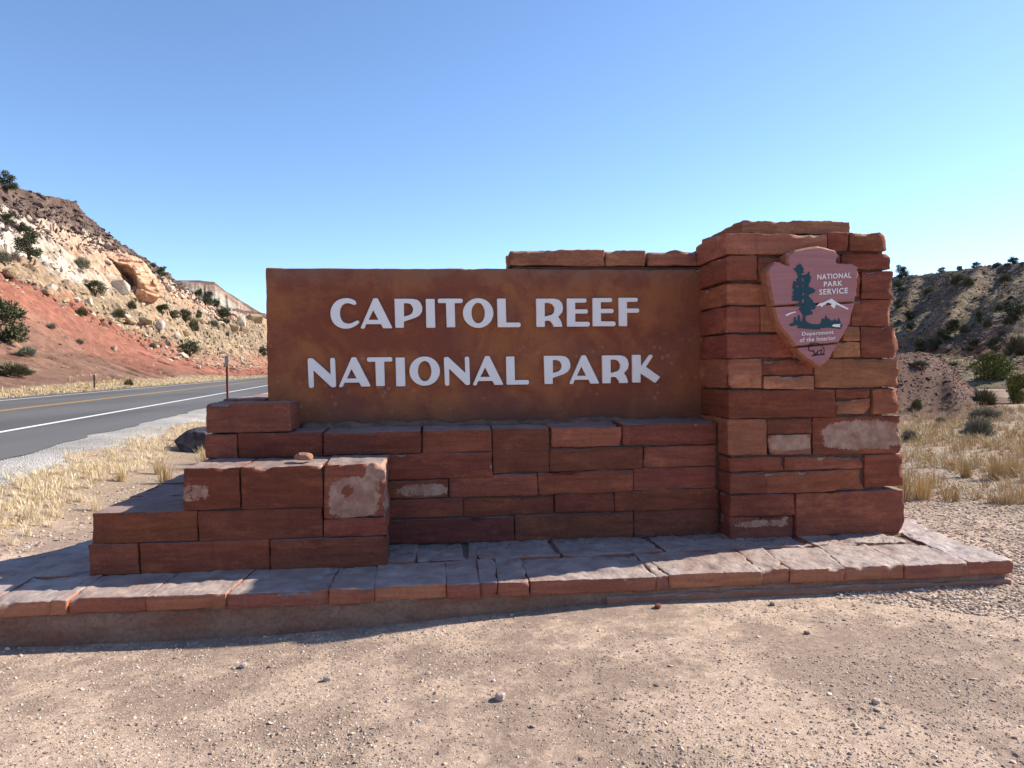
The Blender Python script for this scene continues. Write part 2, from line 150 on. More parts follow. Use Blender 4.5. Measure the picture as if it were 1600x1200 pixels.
BOULD_L = [('tan', -34.93, 85.75, 0.72, 0.72, 'lone brown rock standing on the crest of the red road cut'), ('white', -59.71, 124.52, 1.92, 1.08, 'white boulder below the leafless bush on the ledge'), ('tan', -44.01, 82.87, 1.63, 0.98, 'yellow overhanging block above the red slope at left'), ('white', -62.18, 155.39, 4.37, 2.91, 'smooth pale boulder leaning below the alcove of the outcrop'), ('white', -63.19, 167.73, 3.43, 2.49, 'white boulder under the mouth of the alcove'), ('tan', -52.53, 135.75, 2.28, 1.27, 'left of two yellow blocks at the top of the talus'), ('tan', -54.46, 148.3, 2.75, 1.65, 'right of two yellow blocks at the top of the talus'), ('white', -56.88, 162.55, 1.95, 2.1, 'white upright block beside the two yellow blocks'), ('white', -73.94, 297.36, 3.73, 4.8, 'pale block left of the yellow ledge near the sign'), ('tan', -68.65, 266.37, 4.31, 3.35, 'yellow boulder below the dark juniper near the sign'), ('tan', -82.0, 355.5, 8.25, 4.44, 'yellow capped ledge block beside the sign panel'), ('tan', -68.93, 282.59, 3.54, 2.53, 'rounded yellow boulder below the capped ledge'), ('white', -42.32, 139.66, 0.89, 0.89, 'small pale rock under the large roadside juniper'), ('tan', -42.26, 87.01, 1.18, 0.67, 'yellow block at the upper rim of the red slope'), ('tan', -46.03, 98.33, 1.51, 0.85, 'second yellow block along the upper rim of the red slope'), ('white', -49.99, 114.74, 1.31, 1.09, 'pale block beside the wide juniper'), ('white', -48.58, 107.69, 1.03, 0.72, 'small white block left of the wide juniper'), ('tan', -67.09, 225.24, 2.45, 1.63, 'yellow boulder below the single small juniper'), ('tan', -61.05, 191.83, 2.1, 1.58, 'yellow rock on the talus below the row of bushes'), ('white', -57.6, 174.84, 1.44, 1.12, 'little white rock in the middle of the talus'), ('white', -71.93, 213.45, 2.35, 1.76, 'pale slab just below the skyline right of the outcrop'), ('white', -73.78, 228.54, 2.09, 1.46, 'pale slab further down the skyline right of the outcrop')]
BOULD_R = [('dark', 78.25, 102.04, 0.89, 0.78, 'dark rock on the right skyline'), ('dark', 76.61, 92.69, 1.25, 0.63, 'wide dark boulder on the right skyline'), ('dark', 76.16, 90.35, 0.82, 0.41, 'low dark boulder right of the wide one'), ('dark', 73.06, 84.23, 0.78, 0.39, 'dark boulder on the skyline at the right edge'), ('dark', 76.45, 93.99, 0.53, 0.32, 'small dark rock left of the wide boulder'), ('dark', 49.74, 62.76, 0.84, 0.42, 'dark boulder on the shelf below the slope'), ('dark', 51.35, 61.56, 0.7, 0.42, 'dark boulder beside the olive bush')]
OUTLINE = [(-7.35, 6.45), (-4.74, 6.35), (-2.33, 5.95), (0.11, 5.68), (2.2, 4.41), (3.92, 2.83), (5.15, 0.79), (5.87, -1.44), (5.71, -3.13), (4.29, -4.02), (2.02, -4.51), (-0.08, -4.16), (-2.36, -1.75), (-4.48, 1.17), (-6.35, 3.26), (-7.03, 4.85)]
ALCOVE = [(-6.9, 5.26), (-5.6, 5.07), (-3.94, 4.21), (-2.26, 3.62), (-0.79, 3.42), (0.42, 2.65), (1.14, 1.16), (1.35, -0.78), (0.94, -2.74), (0.16, -4.15), (-0.69, -3.9), (-2.12, -1.74), (-4.24, 1.05), (-6.11, 3.27)]
OUTC = [-64.612, 168.174, 21.057]
OUTF = [-0.359, 0.933, 0.0]
BASALT = [(-4.648, 13.959, 0.243), (-4.554, 13.951, 0.335), (-4.402, 13.936, 0.427), (-4.216, 13.917, 0.483), (-3.95, 13.888, 0.468), (-3.78, 13.864, 0.21), (-3.876, 13.868, -0.057), (-4.386, 13.923, -0.075), (-4.557, 13.946, 0.09)]
# ---------------------------------------------------------------- helpers
def tag(o, label=None, cat=None, group=None, kind=None):
    if label: o['label'] = label
    if cat: o['category'] = cat
    if group: o['group'] = group
    if kind: o['kind'] = kind
    return o
def empty(name, loc=(0, 0, 0)):
    o = bpy.data.objects.new(name, None); COL.objects.link(o); o.location = loc; o.empty_display_size = .1; return o
def link(name, me, parent=None, loc=(0, 0, 0), rot=None, scale=None, color=None):
    o = bpy.data.objects.new(name, me); COL.objects.link(o); o.parent = parent; o.location = loc
    if rot is not None: o.rotation_euler = rot
    if scale is not None: o.scale = scale
    if color is not None: o.color = (*color, 1)
    return o
def mesh_np(name, V, F, mat=None, smooth=True, attrs=None):
    """V (n,3); F list of (m,k) integer arrays of one polygon size each"""
    V = np.asarray(V, np.float32); Fs = F if isinstance(F, list) else [F]
    me = bpy.data.meshes.new(name); me.vertices.add(len(V)); me.vertices.foreach_set('co', V.ravel())
    nl = sum(f.size for f in Fs); npol = sum(len(f) for f in Fs)
    me.loops.add(nl); me.polygons.add(npol)
    me.loops.foreach_set('vertex_index', np.concatenate([np.asarray(f, np.int32).ravel() for f in Fs]))
    tot = np.concatenate([np.full(len(f), f.shape[1], np.int32) for f in Fs]); st_ = np.concatenate([[0], np.cumsum(tot)[:-1]]).astype(np.int32)
    me.polygons.foreach_set('loop_start', st_); me.polygons.foreach_set('loop_total', tot)
    me.polygons.foreach_set('use_smooth', np.full(npol, smooth))
    for k, a in (attrs or {}).items():
        a = np.asarray(a, np.float32)
        if a.ndim == 2:
            if a.shape[1] == 3: a = np.concatenate([a, np.ones((len(a), 1), np.float32)], 1)
            at = me.attributes.new(k, 'FLOAT_COLOR', 'POINT'); at.data.foreach_set('color', a.ravel())
        else:
            at = me.attributes.new(k, 'FLOAT', 'POINT'); at.data.foreach_set('value', a)
    me.update(calc_edges=True); me.validate()
    if mat: me.materials.append(mat)
    return me
def grid_faces(nu, nv):
    i = np.arange(nu-1)[:, None]*nv + np.arange(nv-1)[None]
    return np.stack([i, i+nv, i+nv+1, i+1], -1).reshape(-1, 4)
# ---------------------------------------------------------------- materials
class N:
    def __init__(s, name, rough=.9, spec=.25):
        s.m = bpy.data.materials.new(name); s.m.use_nodes = True; s.t = s.m.node_tree; s.b = s.t.nodes['Principled BSDF']
        s.b.inputs['Roughness'].default_value = rough; s.b.inputs['Specular IOR Level'].default_value = spec
        s.geo = s.t.nodes.new('ShaderNodeNewGeometry'); s.pos = s.geo.outputs['Position']
    def put(s, sock, v):
        if hasattr(v, 'is_output'): s.t.links.new(v, sock)
        elif isinstance(v, (tuple, list)) and len(v) == 3 and len(sock.default_value) == 4: sock.default_value = (*v, 1)
        else: sock.default_value = v
    def scale(s, k, src=None):
        n = s.t.nodes.new('ShaderNodeMapping'); s.put(n.inputs['Scale'], k); s.t.links.new(src or s.pos, n.inputs['Vector']); return n.outputs[0]
    def noise(s, sc, vec=None, det=4, rough=.6, dist=0, col=False):
        n = s.t.nodes.new('ShaderNodeTexNoise'); n.inputs['Scale'].default_value = sc; n.inputs['Detail'].default_value = det
        n.inputs['Roughness'].default_value = rough; n.inputs['Distortion'].default_value = dist; s.t.links.new(vec or s.pos, n.inputs['Vector']); return n.outputs['Color' if col else 'Fac']
    def vor(s, sc, vec=None, out='Distance', feat='F1'):
        n = s.t.nodes.new('ShaderNodeTexVoronoi'); n.feature = feat; n.inputs['Scale'].default_value = sc; s.t.links.new(vec or s.pos, n.inputs['Vector']); return n.outputs[out]
    def wave(s, sc, vec=None, dist=2.0):
        n = s.t.nodes.new('ShaderNodeTexWave'); n.inputs['Scale'].default_value = sc; n.inputs['Distortion'].default_value = dist; n.inputs['Detail'].default_value = 2
        s.t.links.new(vec or s.pos, n.inputs['Vector']); return n.outputs['Fac']
    def ramp(s, f, a, b, x=0.0, y=1.0):
        n = s.t.nodes.new('ShaderNodeMapRange'); n.clamp = True; s.put(n.inputs[0], f); n.inputs[1].default_value = a; n.inputs[2].default_value = b
        n.inputs[3].default_value = x; n.inputs[4].default_value = y; return n.outputs[0]
    def mix(s, f, a, b, mode='MIX'):
        n = s.t.nodes.new('ShaderNodeMix'); n.data_type = 'RGBA'; n.blend_type = mode
        s.put(n.inputs[0], f); s.put(n.inputs[6], a); s.put(n.inputs[7], b); return n.outputs[2]
    def math(s, op, a, b=0.0):
        n = s.t.nodes.new('ShaderNodeMath'); n.operation = op; s.put(n.inputs[0], a); s.put(n.inputs[1], b); return n.outputs[0]
    def attr(s, name, out='Fac', typ='GEOMETRY'):
        n = s.t.nodes.new('ShaderNodeAttribute'); n.attribute_name = name; n.attribute_type = typ; return n.outputs[out]
    def sep(s, v, k):
        n = s.t.nodes.new('ShaderNodeSeparateXYZ'); s.t.links.new(v, n.inputs[0]); return n.outputs[k]
    def ocol(s):
        n = s.t.nodes.new('ShaderNodeObjectInfo'); return n.outputs['Color']
    def col(s, c): s.put(s.b.inputs['Base Color'], c)
    def bump(s, h, strength=.5, dist=.01, prev=None):
        n = s.t.nodes.new('ShaderNodeBump'); n.inputs['Strength'].default_value = strength; n.inputs['Distance'].default_value = dist
        s.t.links.new(h, n.inputs['Height'])
        if prev is not None: s.t.links.new(prev, n.inputs['Normal'])
        s.t.links.new(n.outputs[0], s.b.inputs['Normal']); return n.outputs[0]
def flat(name, c, rough=.7, var=.12, sc=6, spec=.3):
    n = N(name, rough, spec); f = n.ramp(n.noise(sc), .3, .7, 1-var, 1+var)
    n.col(n.mix(1.0, c, f, 'MULTIPLY')); return n.m
def sandstone():
    n = N('red_sandstone', .88, .2); base = n.ocol()
    bed = n.noise(2.0, n.scale((1.0, 1.0, 9)), 7, .66, 1.2); blot = n.noise(5.5, None, 5, .65); fine = n.noise(70, None, 4, .7); big = n.noise(1.7, None, 3)
    c = n.mix(1.0, base, n.ramp(bed, .3, .72, .72, 1.30), 'MULTIPLY')
    c = n.mix(n.ramp(blot, .5, .72, 0, .55), c, n.mix(1.0, base, (.66, .55, .72), 'MULTIPLY'))
    c = n.mix(n.ramp(n.noise(3.1, n.scale((1, 1, 2.6)), 5, .7), .52, .70, 0, .75), c, n.mix(1.0, base, (1.75, 1.85, 1.55), 'MULTIPLY'))
    c = n.mix(1.0, c, n.ramp(fine, .25, .75, .78, 1.22), 'MULTIPLY')
    c = n.mix(n.ramp(n.noise(2.4, n.scale((9, 9, .7)), 4), .58, .75, 0, .35), c, (.085, .05, .045))
    chip_sun = n.math('ADD', n.attr('chip_sun'), n.ramp(n.noise(24, None, 6, .75), .2, .8, -.5, .5))
    c = n.mix(n.ramp(chip_sun, .60, .70), c, n.mix(n.ramp(n.noise(14, None, 5), .35, .65), (.33, .175, .120), (.50, .325, .245)))
    up = n.ramp(n.sep(n.geo.outputs['Normal'], 2), .80, .97)
    dust = n.mix(n.ramp(n.noise(9, None, 6, .7), .35, .65), (.23, .165, .15), (.33, .255, .225))
    c = n.mix(n.math('MULTIPLY', up, n.ramp(big, .3, .6, .72, 1.0)), c, dust)
    n.col(c)
    b = n.bump(n.noise(7, n.scale((1, 1, 2.2)), 9, .70), .75, .035); b = n.bump(n.noise(30, n.scale((1, 1, 1.8)), 7, .78), .55, .010, b); n.bump(n.noise(110, None, 4, .75), .35, .004, b); return n.m
def paver_mat():
    n = N('paving_sandstone', .62, .3); base = n.ocol()
    c = n.mix(1.0, base, n.ramp(n.noise(2.2, n.scale((1.2, 1.2, 12)), 6, .62, .6), .3, .72, .7, 1.3), 'MULTIPLY')
    c = n.mix(1.0, c, n.ramp(n.noise(60, None, 5, .7), .25, .75, .75, 1.25), 'MULTIPLY')
    c = n.mix(n.ramp(n.noise(4, None, 5), .52, .7, 0, .6), c, (.34, .16, .085))
    up = n.ramp(n.sep(n.geo.outputs['True Normal'], 2), .4, .8)
    dust = n.mix(n.ramp(n.noise(6, None, 8, .72), .36, .64), (.26, .20, .182), (.42, .345, .305))
    dust = n.mix(n.ramp(n.noise(1.6, None, 3), .52, .66, 0, .55), dust, (.26, .155, .12))
    c = n.mix(up, c, dust); n.col(c)
    wv = n.wave(13, n.scale((.6, 1.5, 0)), 6.0)
    b = n.bump(wv, .12, .008); b = n.bump(n.noise(16, n.scale((.7, 1.3, 1)), 10, .8), .6, .012, b); n.bump(n.noise(140, None, 3), .3, .003, b); return n.m
def panel_mat():
    n = N('stained_concrete', .8, .25)
    m = n.noise(2.3, None, 5, .58, .7); m2 = n.noise(7, None, 5, .65); z = n.sep(n.pos, 2); x = n.sep(n.pos, 0)
    f = n.ramp(n.math('ADD', m, n.ramp(m2, .2, .8, -.14, .14)), .40, .60)
    c = n.mix(f, (.222, .064, .034), (.325, .115, .046))
    c = n.mix(n.ramp(n.noise(1.5, None, 3), .52, .68, 0, .8), c, (.185, .062, .046))
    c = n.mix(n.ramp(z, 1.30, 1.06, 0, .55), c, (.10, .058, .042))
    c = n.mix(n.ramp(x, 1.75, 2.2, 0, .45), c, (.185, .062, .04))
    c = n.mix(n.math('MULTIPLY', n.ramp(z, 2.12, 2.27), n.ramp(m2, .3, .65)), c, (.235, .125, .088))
    # small pale splashes in loose rows
    d = n.vor(17); keep = n.ramp(n.vor(17, None, 'Color'), .55, .60)
    band = n.math('MULTIPLY', n.ramp(z, 1.12, 1.22), n.ramp(z, 1.95, 1.62))
    sp = n.math('MULTIPLY', n.math('MULTIPLY', n.ramp(d, .34, .16), keep), n.math('MULTIPLY', band, n.ramp(n.noise(3, n.scale((1, 1, 2.5)), 2), .46, .58)))
    c = n.mix(n.math('MULTIPLY', sp, .32), c, (.44, .30, .25))
    c = n.mix(n.ramp(n.math('ADD', n.attr('chip_sun'), n.ramp(n.noise(30, None, 5), .2, .8, -.5, .5)), .6, .7), c, (.42, .33, .29))
    c = n.mix(1.0, c, n.ramp(n.noise(90, None, 4), .25, .75, .86, 1.14), 'MULTIPLY'); n.col(c)
    b = n.bump(n.noise(9, None, 7, .6), .22, .02); n.bump(n.noise(110, None, 4), .2, .004, b); return n.m
def ground_mat():
    n = N('desert_gravel', .95, .15); ti = n.noise(1.1, None, 6, .62, .4); fi = n.noise(26, None, 6, .75); z = n.pos
    c = n.mix(n.ramp(n.math('ADD', ti, n.ramp(n.noise(5, None, 5, .7), .2, .8, -.2, .2)), .43, .58), (.290, .208, .168), (.60, .45, .345))
    c = n.mix(1.0, c, n.ramp(fi, .25, .75, .72, 1.28), 'MULTIPLY')
    vb = n.vor(38, None, 'Color'); c = n.mix(.55, c, n.mix(1.0, c, n.ramp(vb, .15, .85, .62, 1.38), 'MULTIPLY')); c = n.mix(n.ramp(n.noise(20, None, 6, .8), .55, .68, 0, .5), c, n.mix(1.0, c, (.62, .58, .58), 'MULTIPLY')); v = n.vor(95, None, 'Color'); c = n.mix(n.ramp(n.math('ADD', n.vor(95), n.ramp(n.noise(7, None, 4), .3, .7, -.18, .18)), .42, .15, 0, .5), c, n.mix(v, (.22, .165, .13), (.58, .46, .36)))
    v2 = n.vor(230, None, 'Color'); c = n.mix(.33, c, n.mix(v2, (.22, .165, .13), (.60, .47, .35)))
    # where the land colours change: attribute holds the soil colour, its alpha the strength
    c = n.mix(n.attr('soil', 'Alpha'), c, n.mix(1.0, n.attr('soil', 'Color'), n.ramp(fi, .25, .75, .6, 1.4), 'MULTIPLY')); n.col(c)
    b = n.bump(n.noise(32, None, 7, .8), .8, .02); b = n.bump(n.vor(230), .25, .004, b); n.bump(n.noise(7, None, 8, .7), .45, .03, b); return n.m
def land_mat(name, sc, amp=.35, bstr=.8, bd=.5):
    n = N(name, .95, .1); c = n.attr('soil', 'Color')
    c = n.mix(1.0, c, n.ramp(n.noise(sc, None, 8, .72), .28, .72, 1-amp, 1+amp), 'MULTIPLY')
    c = n.mix(1.0, c, n.ramp(n.vor(sc*1.3, None, 'Color'), 0, 1, 1-amp*.6, 1+amp*.6), 'MULTIPLY'); n.col(c)
    n.bump(n.noise(sc*.9, None, 9, .72), bstr, bd); return n.m
def asphalt_mat():
    n = N('asphalt', .85, .3); c = n.mix(n.ramp(n.noise(.9, n.scale((.3, .06, 1)), 4), .35, .65), (.082, .081, .082), (.122, .120, .119))
    c = n.mix(1.0, c, n.ramp(n.noise(80, None, 3), .3, .7, .75, 1.25), 'MULTIPLY'); n.col(c); n.bump(n.noise(60), .3, .01); return n.m
def foliage(name, a, b):
    n = N(name, .75, .2); ob = n.t.nodes.new('ShaderNodeObjectInfo').outputs['Random']
    c = n.mix(n.attr('tone'), a, b); n.col(n.mix(1.0, c, n.ramp(ob, 0, 1, .85, 1.15), 'MULTIPLY'))
    n.b.inputs['Subsurface Weight'].default_value = 0; return n.m
M_ST, M_PV, M_PN, M_GR = sandstone(), paver_mat(), panel_mat(), ground_mat()
M_MO = flat('mortar', (.125, .075, .055), .95, .3, 14, .1)
M_FL = flat('fillet_mortar', (.17, .105, .08), .95, .35, 12, .1)
M_FI = flat('joint_sand', (.20, .145, .12), .95, .35, 25, .1)
M_CO = N('footing_concrete', .92, .2); _n = M_CO
_c = _n.mix(_n.ramp(_n.noise(3, _n.scale((1, 1, 3)), 6, .65), .38, .62), (.27, .135, .092), (.35, .225, .165))
_c = _n.mix(_n.ramp(_n.noise(14, None, 5), .5, .75, 0, .5), _c, (.19, .145, .12)); _n.col(_c); _c = _n.mix(1.0, _c, _n.ramp(_n.vor(55, None, 'Color'), .1, .9, .86, 1.14), 'MULTIPLY'); _n.col(_c); _n.bump(_n.noise(22, None, 8, .8), .9, .03); M_CO = _n.m
M_WH = flat('white_letter_paint', (.86, .83, .80), .5, .03, 12, .4)
M_PK = N('plaque_paint', .7, .3); M_PK.col(M_PK.mix(M_PK.ramp(M_PK.noise(3, M_PK.scale((1, 1, 30)), 4), .35, .65), (.36, .155, .160), (.42, .195, .195))); M_PK.bump(M_PK.noise(10, M_PK.scale((1, 1, 30)), 4), .15, .004); M_PK = M_PK.m
M_PE = flat('plaque_bare_edge', (.37, .165, .105), .8, .25, 20, .2)
M_GN = flat('emblem_green_paint', (.016, .062, .082), .6, .1, 12)
M_BK = flat('emblem_black_paint', (.022, .020, .024), .6, .1, 12)
M_RD, M_YL, M_WL = asphalt_mat(), flat('yellow_line_paint', (.50, .30, .07), .7, .2, 12), flat('white_line_paint', (.68, .67, .64), .7, .15, 12)
M_SH = N('grey_roadside_gravel', .95, .15); _c = M_SH.mix(M_SH.ramp(M_SH.noise(.8, None, 5), .35, .65), (.31, .295, .275), (.45, .43, .40))
_c = M_SH.mix(M_SH.ramp(M_SH.noise(.5, M_SH.scale((1, .5, 1)), 4), .56, .66, 0, .6), _c, (.37, .235, .175)); _c = M_SH.mix(1.0, _c, M_SH.ramp(M_SH.vor(45, None, 'Color'), 0, 1, .62, 1.38), 'MULTIPLY'); M_SH.col(_c); M_SH.bump(M_SH.vor(45), .8, .03); M_SH = M_SH.m
M_HL, M_RG, M_MS = land_mat('strata_rock', 1.3, .36, .7, .5), land_mat('shaded_hillside', 1.1, .45, .8, .5), land_mat('mesa_rock', .12, .3, .7, 4.0)
M_BS = N('dark_basalt', .8, .3); M_BS.col(M_BS.mix(M_BS.ramp(M_BS.noise(9, None, 6), .4, .62), (.030, .028, .034), (.085, .08, .09))); M_BS.bump(M_BS.noise(14, None, 7), .6, .03); M_BS = M_BS.m
M_RK = N('loose_rock', .92, .15); M_RK.col(M_RK.mix(1.0, M_RK.ocol(), M_RK.ramp(M_RK.noise(3, None, 7, .7), .3, .7, .7, 1.3), 'MULTIPLY')); M_RK.bump(M_RK.noise(2.5, None, 8, .7), .7, .2); M_RK = M_RK.m
M_PB = N('pebble', .9, .2); M_PB.col(M_PB.attr('soil', 'Color')); M_PB = M_PB.m
M_JU, M_BJ = foliage('juniper_foliage', (.042, .052, .026), (.110, .118, .058)), foliage('sunlit_juniper_foliage', (.10, .118, .030), (.27, .265, .08))  # second foliage is a brighter copy with sunlight put into its colour
M_SG, M_DB, M_DD = foliage('sage_foliage', (.15, .15, .105), (.31, .30, .225)), foliage('dry_bush_foliage', (.085, .080, .045), (.20, .175, .095)), foliage('dead_twigs', (.11, .085, .07), (.22, .18, .15))
M_GS = foliage('dry_grass', (.44, .30, .135), (.74, .645, .465))
M_BR = flat('bark', (.11, .075, .055), .9, .3, 10)
M_PO, M_PS, M_RF = flat('rusty_steel_post', (.20, .062, .040), .7, .2, 9), flat('brown_post', (.085, .05, .04), .8, .2, 9), flat('grey_plate', (.27, .26, .27), .5, .1, 9, .4)
# ---------------------------------------------------------------- ground
def polar(azs, ds):
    A, D = np.meshgrid(np.radians(azs), ds, indexing='ij'); return D*np.sin(A), D*np.cos(A)
azs = np.concatenate([np.linspace(-180, -62, 40)[:-1], np.linspace(-62, 62, 420), np.linspace(62, 180, 40)[1:]])
ds = np.concatenate([[0.0], np.geomspace(.35, 9, 230), np.geomspace(9.15, 60, 170)[0:], np.geomspace(64, 5200, 46)])
X, Y = polar(azs, ds); Z = ground_h(X, Y); D = np.hypot(X, Y)
Z = Z - 9*sst(90, 2500, D)*0
V = np.stack([X, Y, Z], -1).reshape(-1, 3)
a_ = az_of(X, Y); md = sst(21.6, 23.2, D + .8*fbm(X*.5, Y*.5, 0, 62, 2))*sst(49, 44, D)*sst(41.2, 39.6, a_ + .6*fbm(X*.3, Y*.3, 0, 63, 2))*sst(17, 22, a_)
nz = fbm(X*.35, Y*.35, 0, 61, 4)
soil = np.zeros(X.shape+(4,)); soil[..., :3] = (.30, .225, .155)
far = sst(6.8, 9.5, D + 1.2*nz)*np.where(X > 0, 1, sst(1, 3, np.hypot(X, Y)-6))
soil[..., 3] = far*.75
red = np.array((.105, .057, .043))*(1+.35*nz[..., None]); soil[..., :3] = soil[..., :3]*(1-md[..., None]) + red*md[..., None]
soil[..., 3] = np.maximum(soil[..., 3], md)
cut = sst(37.0, 37.8, a_)*sst(39.6, 38.6, a_)*sst(27, 28.5, D)*sst(34, 31, D); soil[..., :3] = soil[..., :3]*(1-cut[..., None]) + np.array((.22, .055, .032))*cut[..., None]
ground = link('ground', mesh_np('ground', V, grid_faces(len(azs), len(ds)), M_GR, True, {'soil': soil.reshape(-1, 4)})); tag(ground, 'gravelly tan desert ground around the stone sign', kind='structure')
# ---------------------------------------------------------------- road
def strip(t0, t1, z0, z1, s0=-12, s1=760, n=160, wob=0.0, seed=1):
    s = np.concatenate([np.linspace(s0, 40, n), np.linspace(41, s1, n)]); k = len(s)
    e0 = t0 + wob*fbm(s*.9, 0, 0, seed, 3); V = []
    for e, z in ((e0, z0), (np.full(k, t1), z1)):
        x, y = xy(s, e); V.append(np.stack([x, y, np.full(k, z)], -1))
    m = 5; T = np.linspace(0, 1, m)[None, :, None]
    V = (V[0][:, None]*(1-T) + V[1][:, None]*T).reshape(-1, 3); return V, grid_faces(k, m)[:, ::-1]
road = link('road', mesh_np('road', *strip(4.95, 16.6, .312, .312, wob=.22, seed=5), M_RD)); tag(road, 'two lane asphalt road curving past the sign', kind='structure')
for nm, t0, t1, mt in (('edge_line', 7.02, 7.20, M_WL), ('edge_line', 15.15, 15.33, M_WL), ('centre_line', 10.98, 11.10, M_YL), ('centre_line', 11.20, 11.32, M_YL)):
    link(nm, mesh_np(nm, *strip(t0, t1, .317, .317), mt), road)
_V, _F = strip(3.78, 5.6, .285, .304, wob=.45, seed=9); _V[:, 2] = np.minimum(.306, ground_h(_V[:, 0], _V[:, 1])+.022); _V[::5, 2] -= .05
shoulder = link('gravel_shoulder', mesh_np('gravel_shoulder', _V, _F, M_SH)); tag(shoulder, 'pale grey gravel shoulder between road and dry grass', kind='structure')
# ---------------------------------------------------------------- red hill beside the road
def terrain_colour(tab, q, n1):
    k = np.clip(q + n1, 0, len(tab)-1.001); i = k.astype(int); f = sst(.38, .62, k-i)[..., None]; tab = np.array(tab); return tab[i]*(1-f)+tab[i+1]*f
def hill_left():
    s = np.concatenate([np.linspace(-30, 40, 40)[:-1], 40*np.exp(np.linspace(0, math.log(900/40), 1100))]); t = np.concatenate([np.linspace(16.4, 72, 250), np.linspace(73, 150, 24)])
    Sg, Tg = np.meshgrid(s, t, indexing='ij'); X, Y = xy(Sg, Tg); Z, q = hill_h(X, Y)
    n1 = .45*fbm(Sg*.10, Tg*.12, 0, 71, 4); n2 = fbm(Sg*.5, Tg*.5, 0, 72, 4)
    red, red2, tan, white, brown, cap, grass = (.265, .108, .074), (.215, .105, .074), (.31, .215, .14), (.53, .455, .385), (.125, .086, .072), (.105, .068, .056), (.34, .265, .165)
    c = terrain_colour([red2, red, red, tan, white, brown, cap, cap], q, np.where(q < 4.3, n1, n1*.3)+.05)
    far = sst(120, 175, Sg)*sst(1.7, 2.6, q)*sst(4.6, 3.8, q)
    mixc = terrain_colour([red, tan, (.30, .235, .155), (.20, .145, .105), tan, (.46, .385, .29)], np.clip(2.5+4.2*n1+1.6*n2, 0, 5), 0*n1)
    c = c*(1-.8*far[..., None]) + mixc*.8*far[..., None]
    # pale bedrock versus rubble in the ledges
    rub = sst(.05, .35, fbm(Sg*.14, Tg*.3, 0, 73, 4))*sst(2.6, 3.1, q)*sst(4.2, 3.8, q)
    c = c*(1-.8*rub[..., None]) + np.array((.24, .185, .125))*.8*rub[..., None]
    org = sst(135, 150, Sg)*sst(3.4, 3.9, q)*sst(4.6, 4.2, q)*.5
    c = c*(1-org[..., None]) + np.array((.48, .27, .165))*org[..., None]
    pk = sst(.0, .35, fbm(Sg*.07, Tg*.3, 0, 79, 3))*sst(.2, .6, q)*sst(2.0, 1.6, q); c = c*(1-.35*pk[..., None]) + np.array((.40, .20, .145))*.35*pk[..., None]
    low = sst(1.75, 1.1, q + .5*n1)*sst(100, 68, Sg + 12*n1)                    # darker gravelly apron at the left
    c = c*(1-.8*low[..., None]) + np.array((.185, .112, .082))*.8*low[..., None]
    gr = np.maximum(sst(.16, .03, q), sst(.15, .4, fbm(Sg*.2, Tg*.35, 0, 75, 3))*sst(1.9, 1.3, q)*sst(80, 60, Sg)*.45*sst(-.2, .3, n2))
    c = c*(1-gr[..., None]) + np.array(grass)*gr[..., None]
    tq = sst(4.0, 4.3, q)*sst(5.2, 4.9, q)*sst(.0, .4, fbm(Sg*.18, Tg*.3, 0, 76, 3)); c = c*(1-.5*tq[..., None]) + np.array((.25, .185, .135))*.5*tq[..., None]
    cc = sst(5.25, 5.5, q)*(1-np.clip(np.abs(vn(Sg*.55, 3, 0, 80))*5, 0, 1)); c = c*(1-.6*cc)[..., None]
    jt = np.exp(-(cells(Sg*.35, Tg*.6, 77)[0]-.62)**2/.004)*sst(1.9, 2.3, q)*sst(4.2, 3.9, q); c = c*(1-.45*np.clip(jt, 0, 1))[..., None]
    c = c*(1+.30*fbm(Sg*.9, Tg*1.2, 0, 78, 4)*sst(1.2, 2.0, q))[..., None]
    return mesh_np('hill', np.stack([X, Y, Z], -1).reshape(-1, 3), grid_faces(len(s), len(t))[:, ::-1], M_HL, False, {'soil': c.reshape(-1, 3)})
tag(link('hill', hill_left()), 'layered red and white hillside across the road', kind='structure')
# ---------------------------------------------------------------- shaded hill on the right, far mesa
def hill_right():
    a = np.concatenate([np.linspace(8, 28, 90)[:-1], np.linspace(28, 52, 330), np.linspace(52.5, 75, 30)]); d = np.concatenate([np.linspace(42, 66, 80)[:-1], np.linspace(66, 162, 380), np.linspace(165, 400, 20)])
    X, Y = polar(a, d); Z = ridge_h(X, Y); D = np.hypot(X, Y); n1 = fbm(X*.12, Y*.12, 0, 81, 4); n2 = fbm(X*.6, Y*.6, 0, 82, 3); f = ridge_f(D, az_of(X, Y))[0]
    c = terrain_colour([(.100, .068, .055), (.135, .098, .072), (.165, .125, .082), (.195, .155, .098)], np.clip(1.6+2.6*n1+2.2*n2, 0, 3), 0*n1)
    rd = sst(.26, .12, f)*sst(-.05, .25, n1 + .3*n2)*sst(-.3, .0, f); c = c*(1-rd[..., None]*.75) + np.array((.25, .105, .072))*.75*rd[..., None]
    return mesh_np('hillside', np.stack([X, Y, Z], -1).reshape(-1, 3), grid_faces(len(a), len(d)), M_RG, False, {'soil': c.reshape(-1, 3)})
tag(link('hillside', hill_right()), 'shaded hillside dotted with dark bushes right of the pillar', kind='structure')
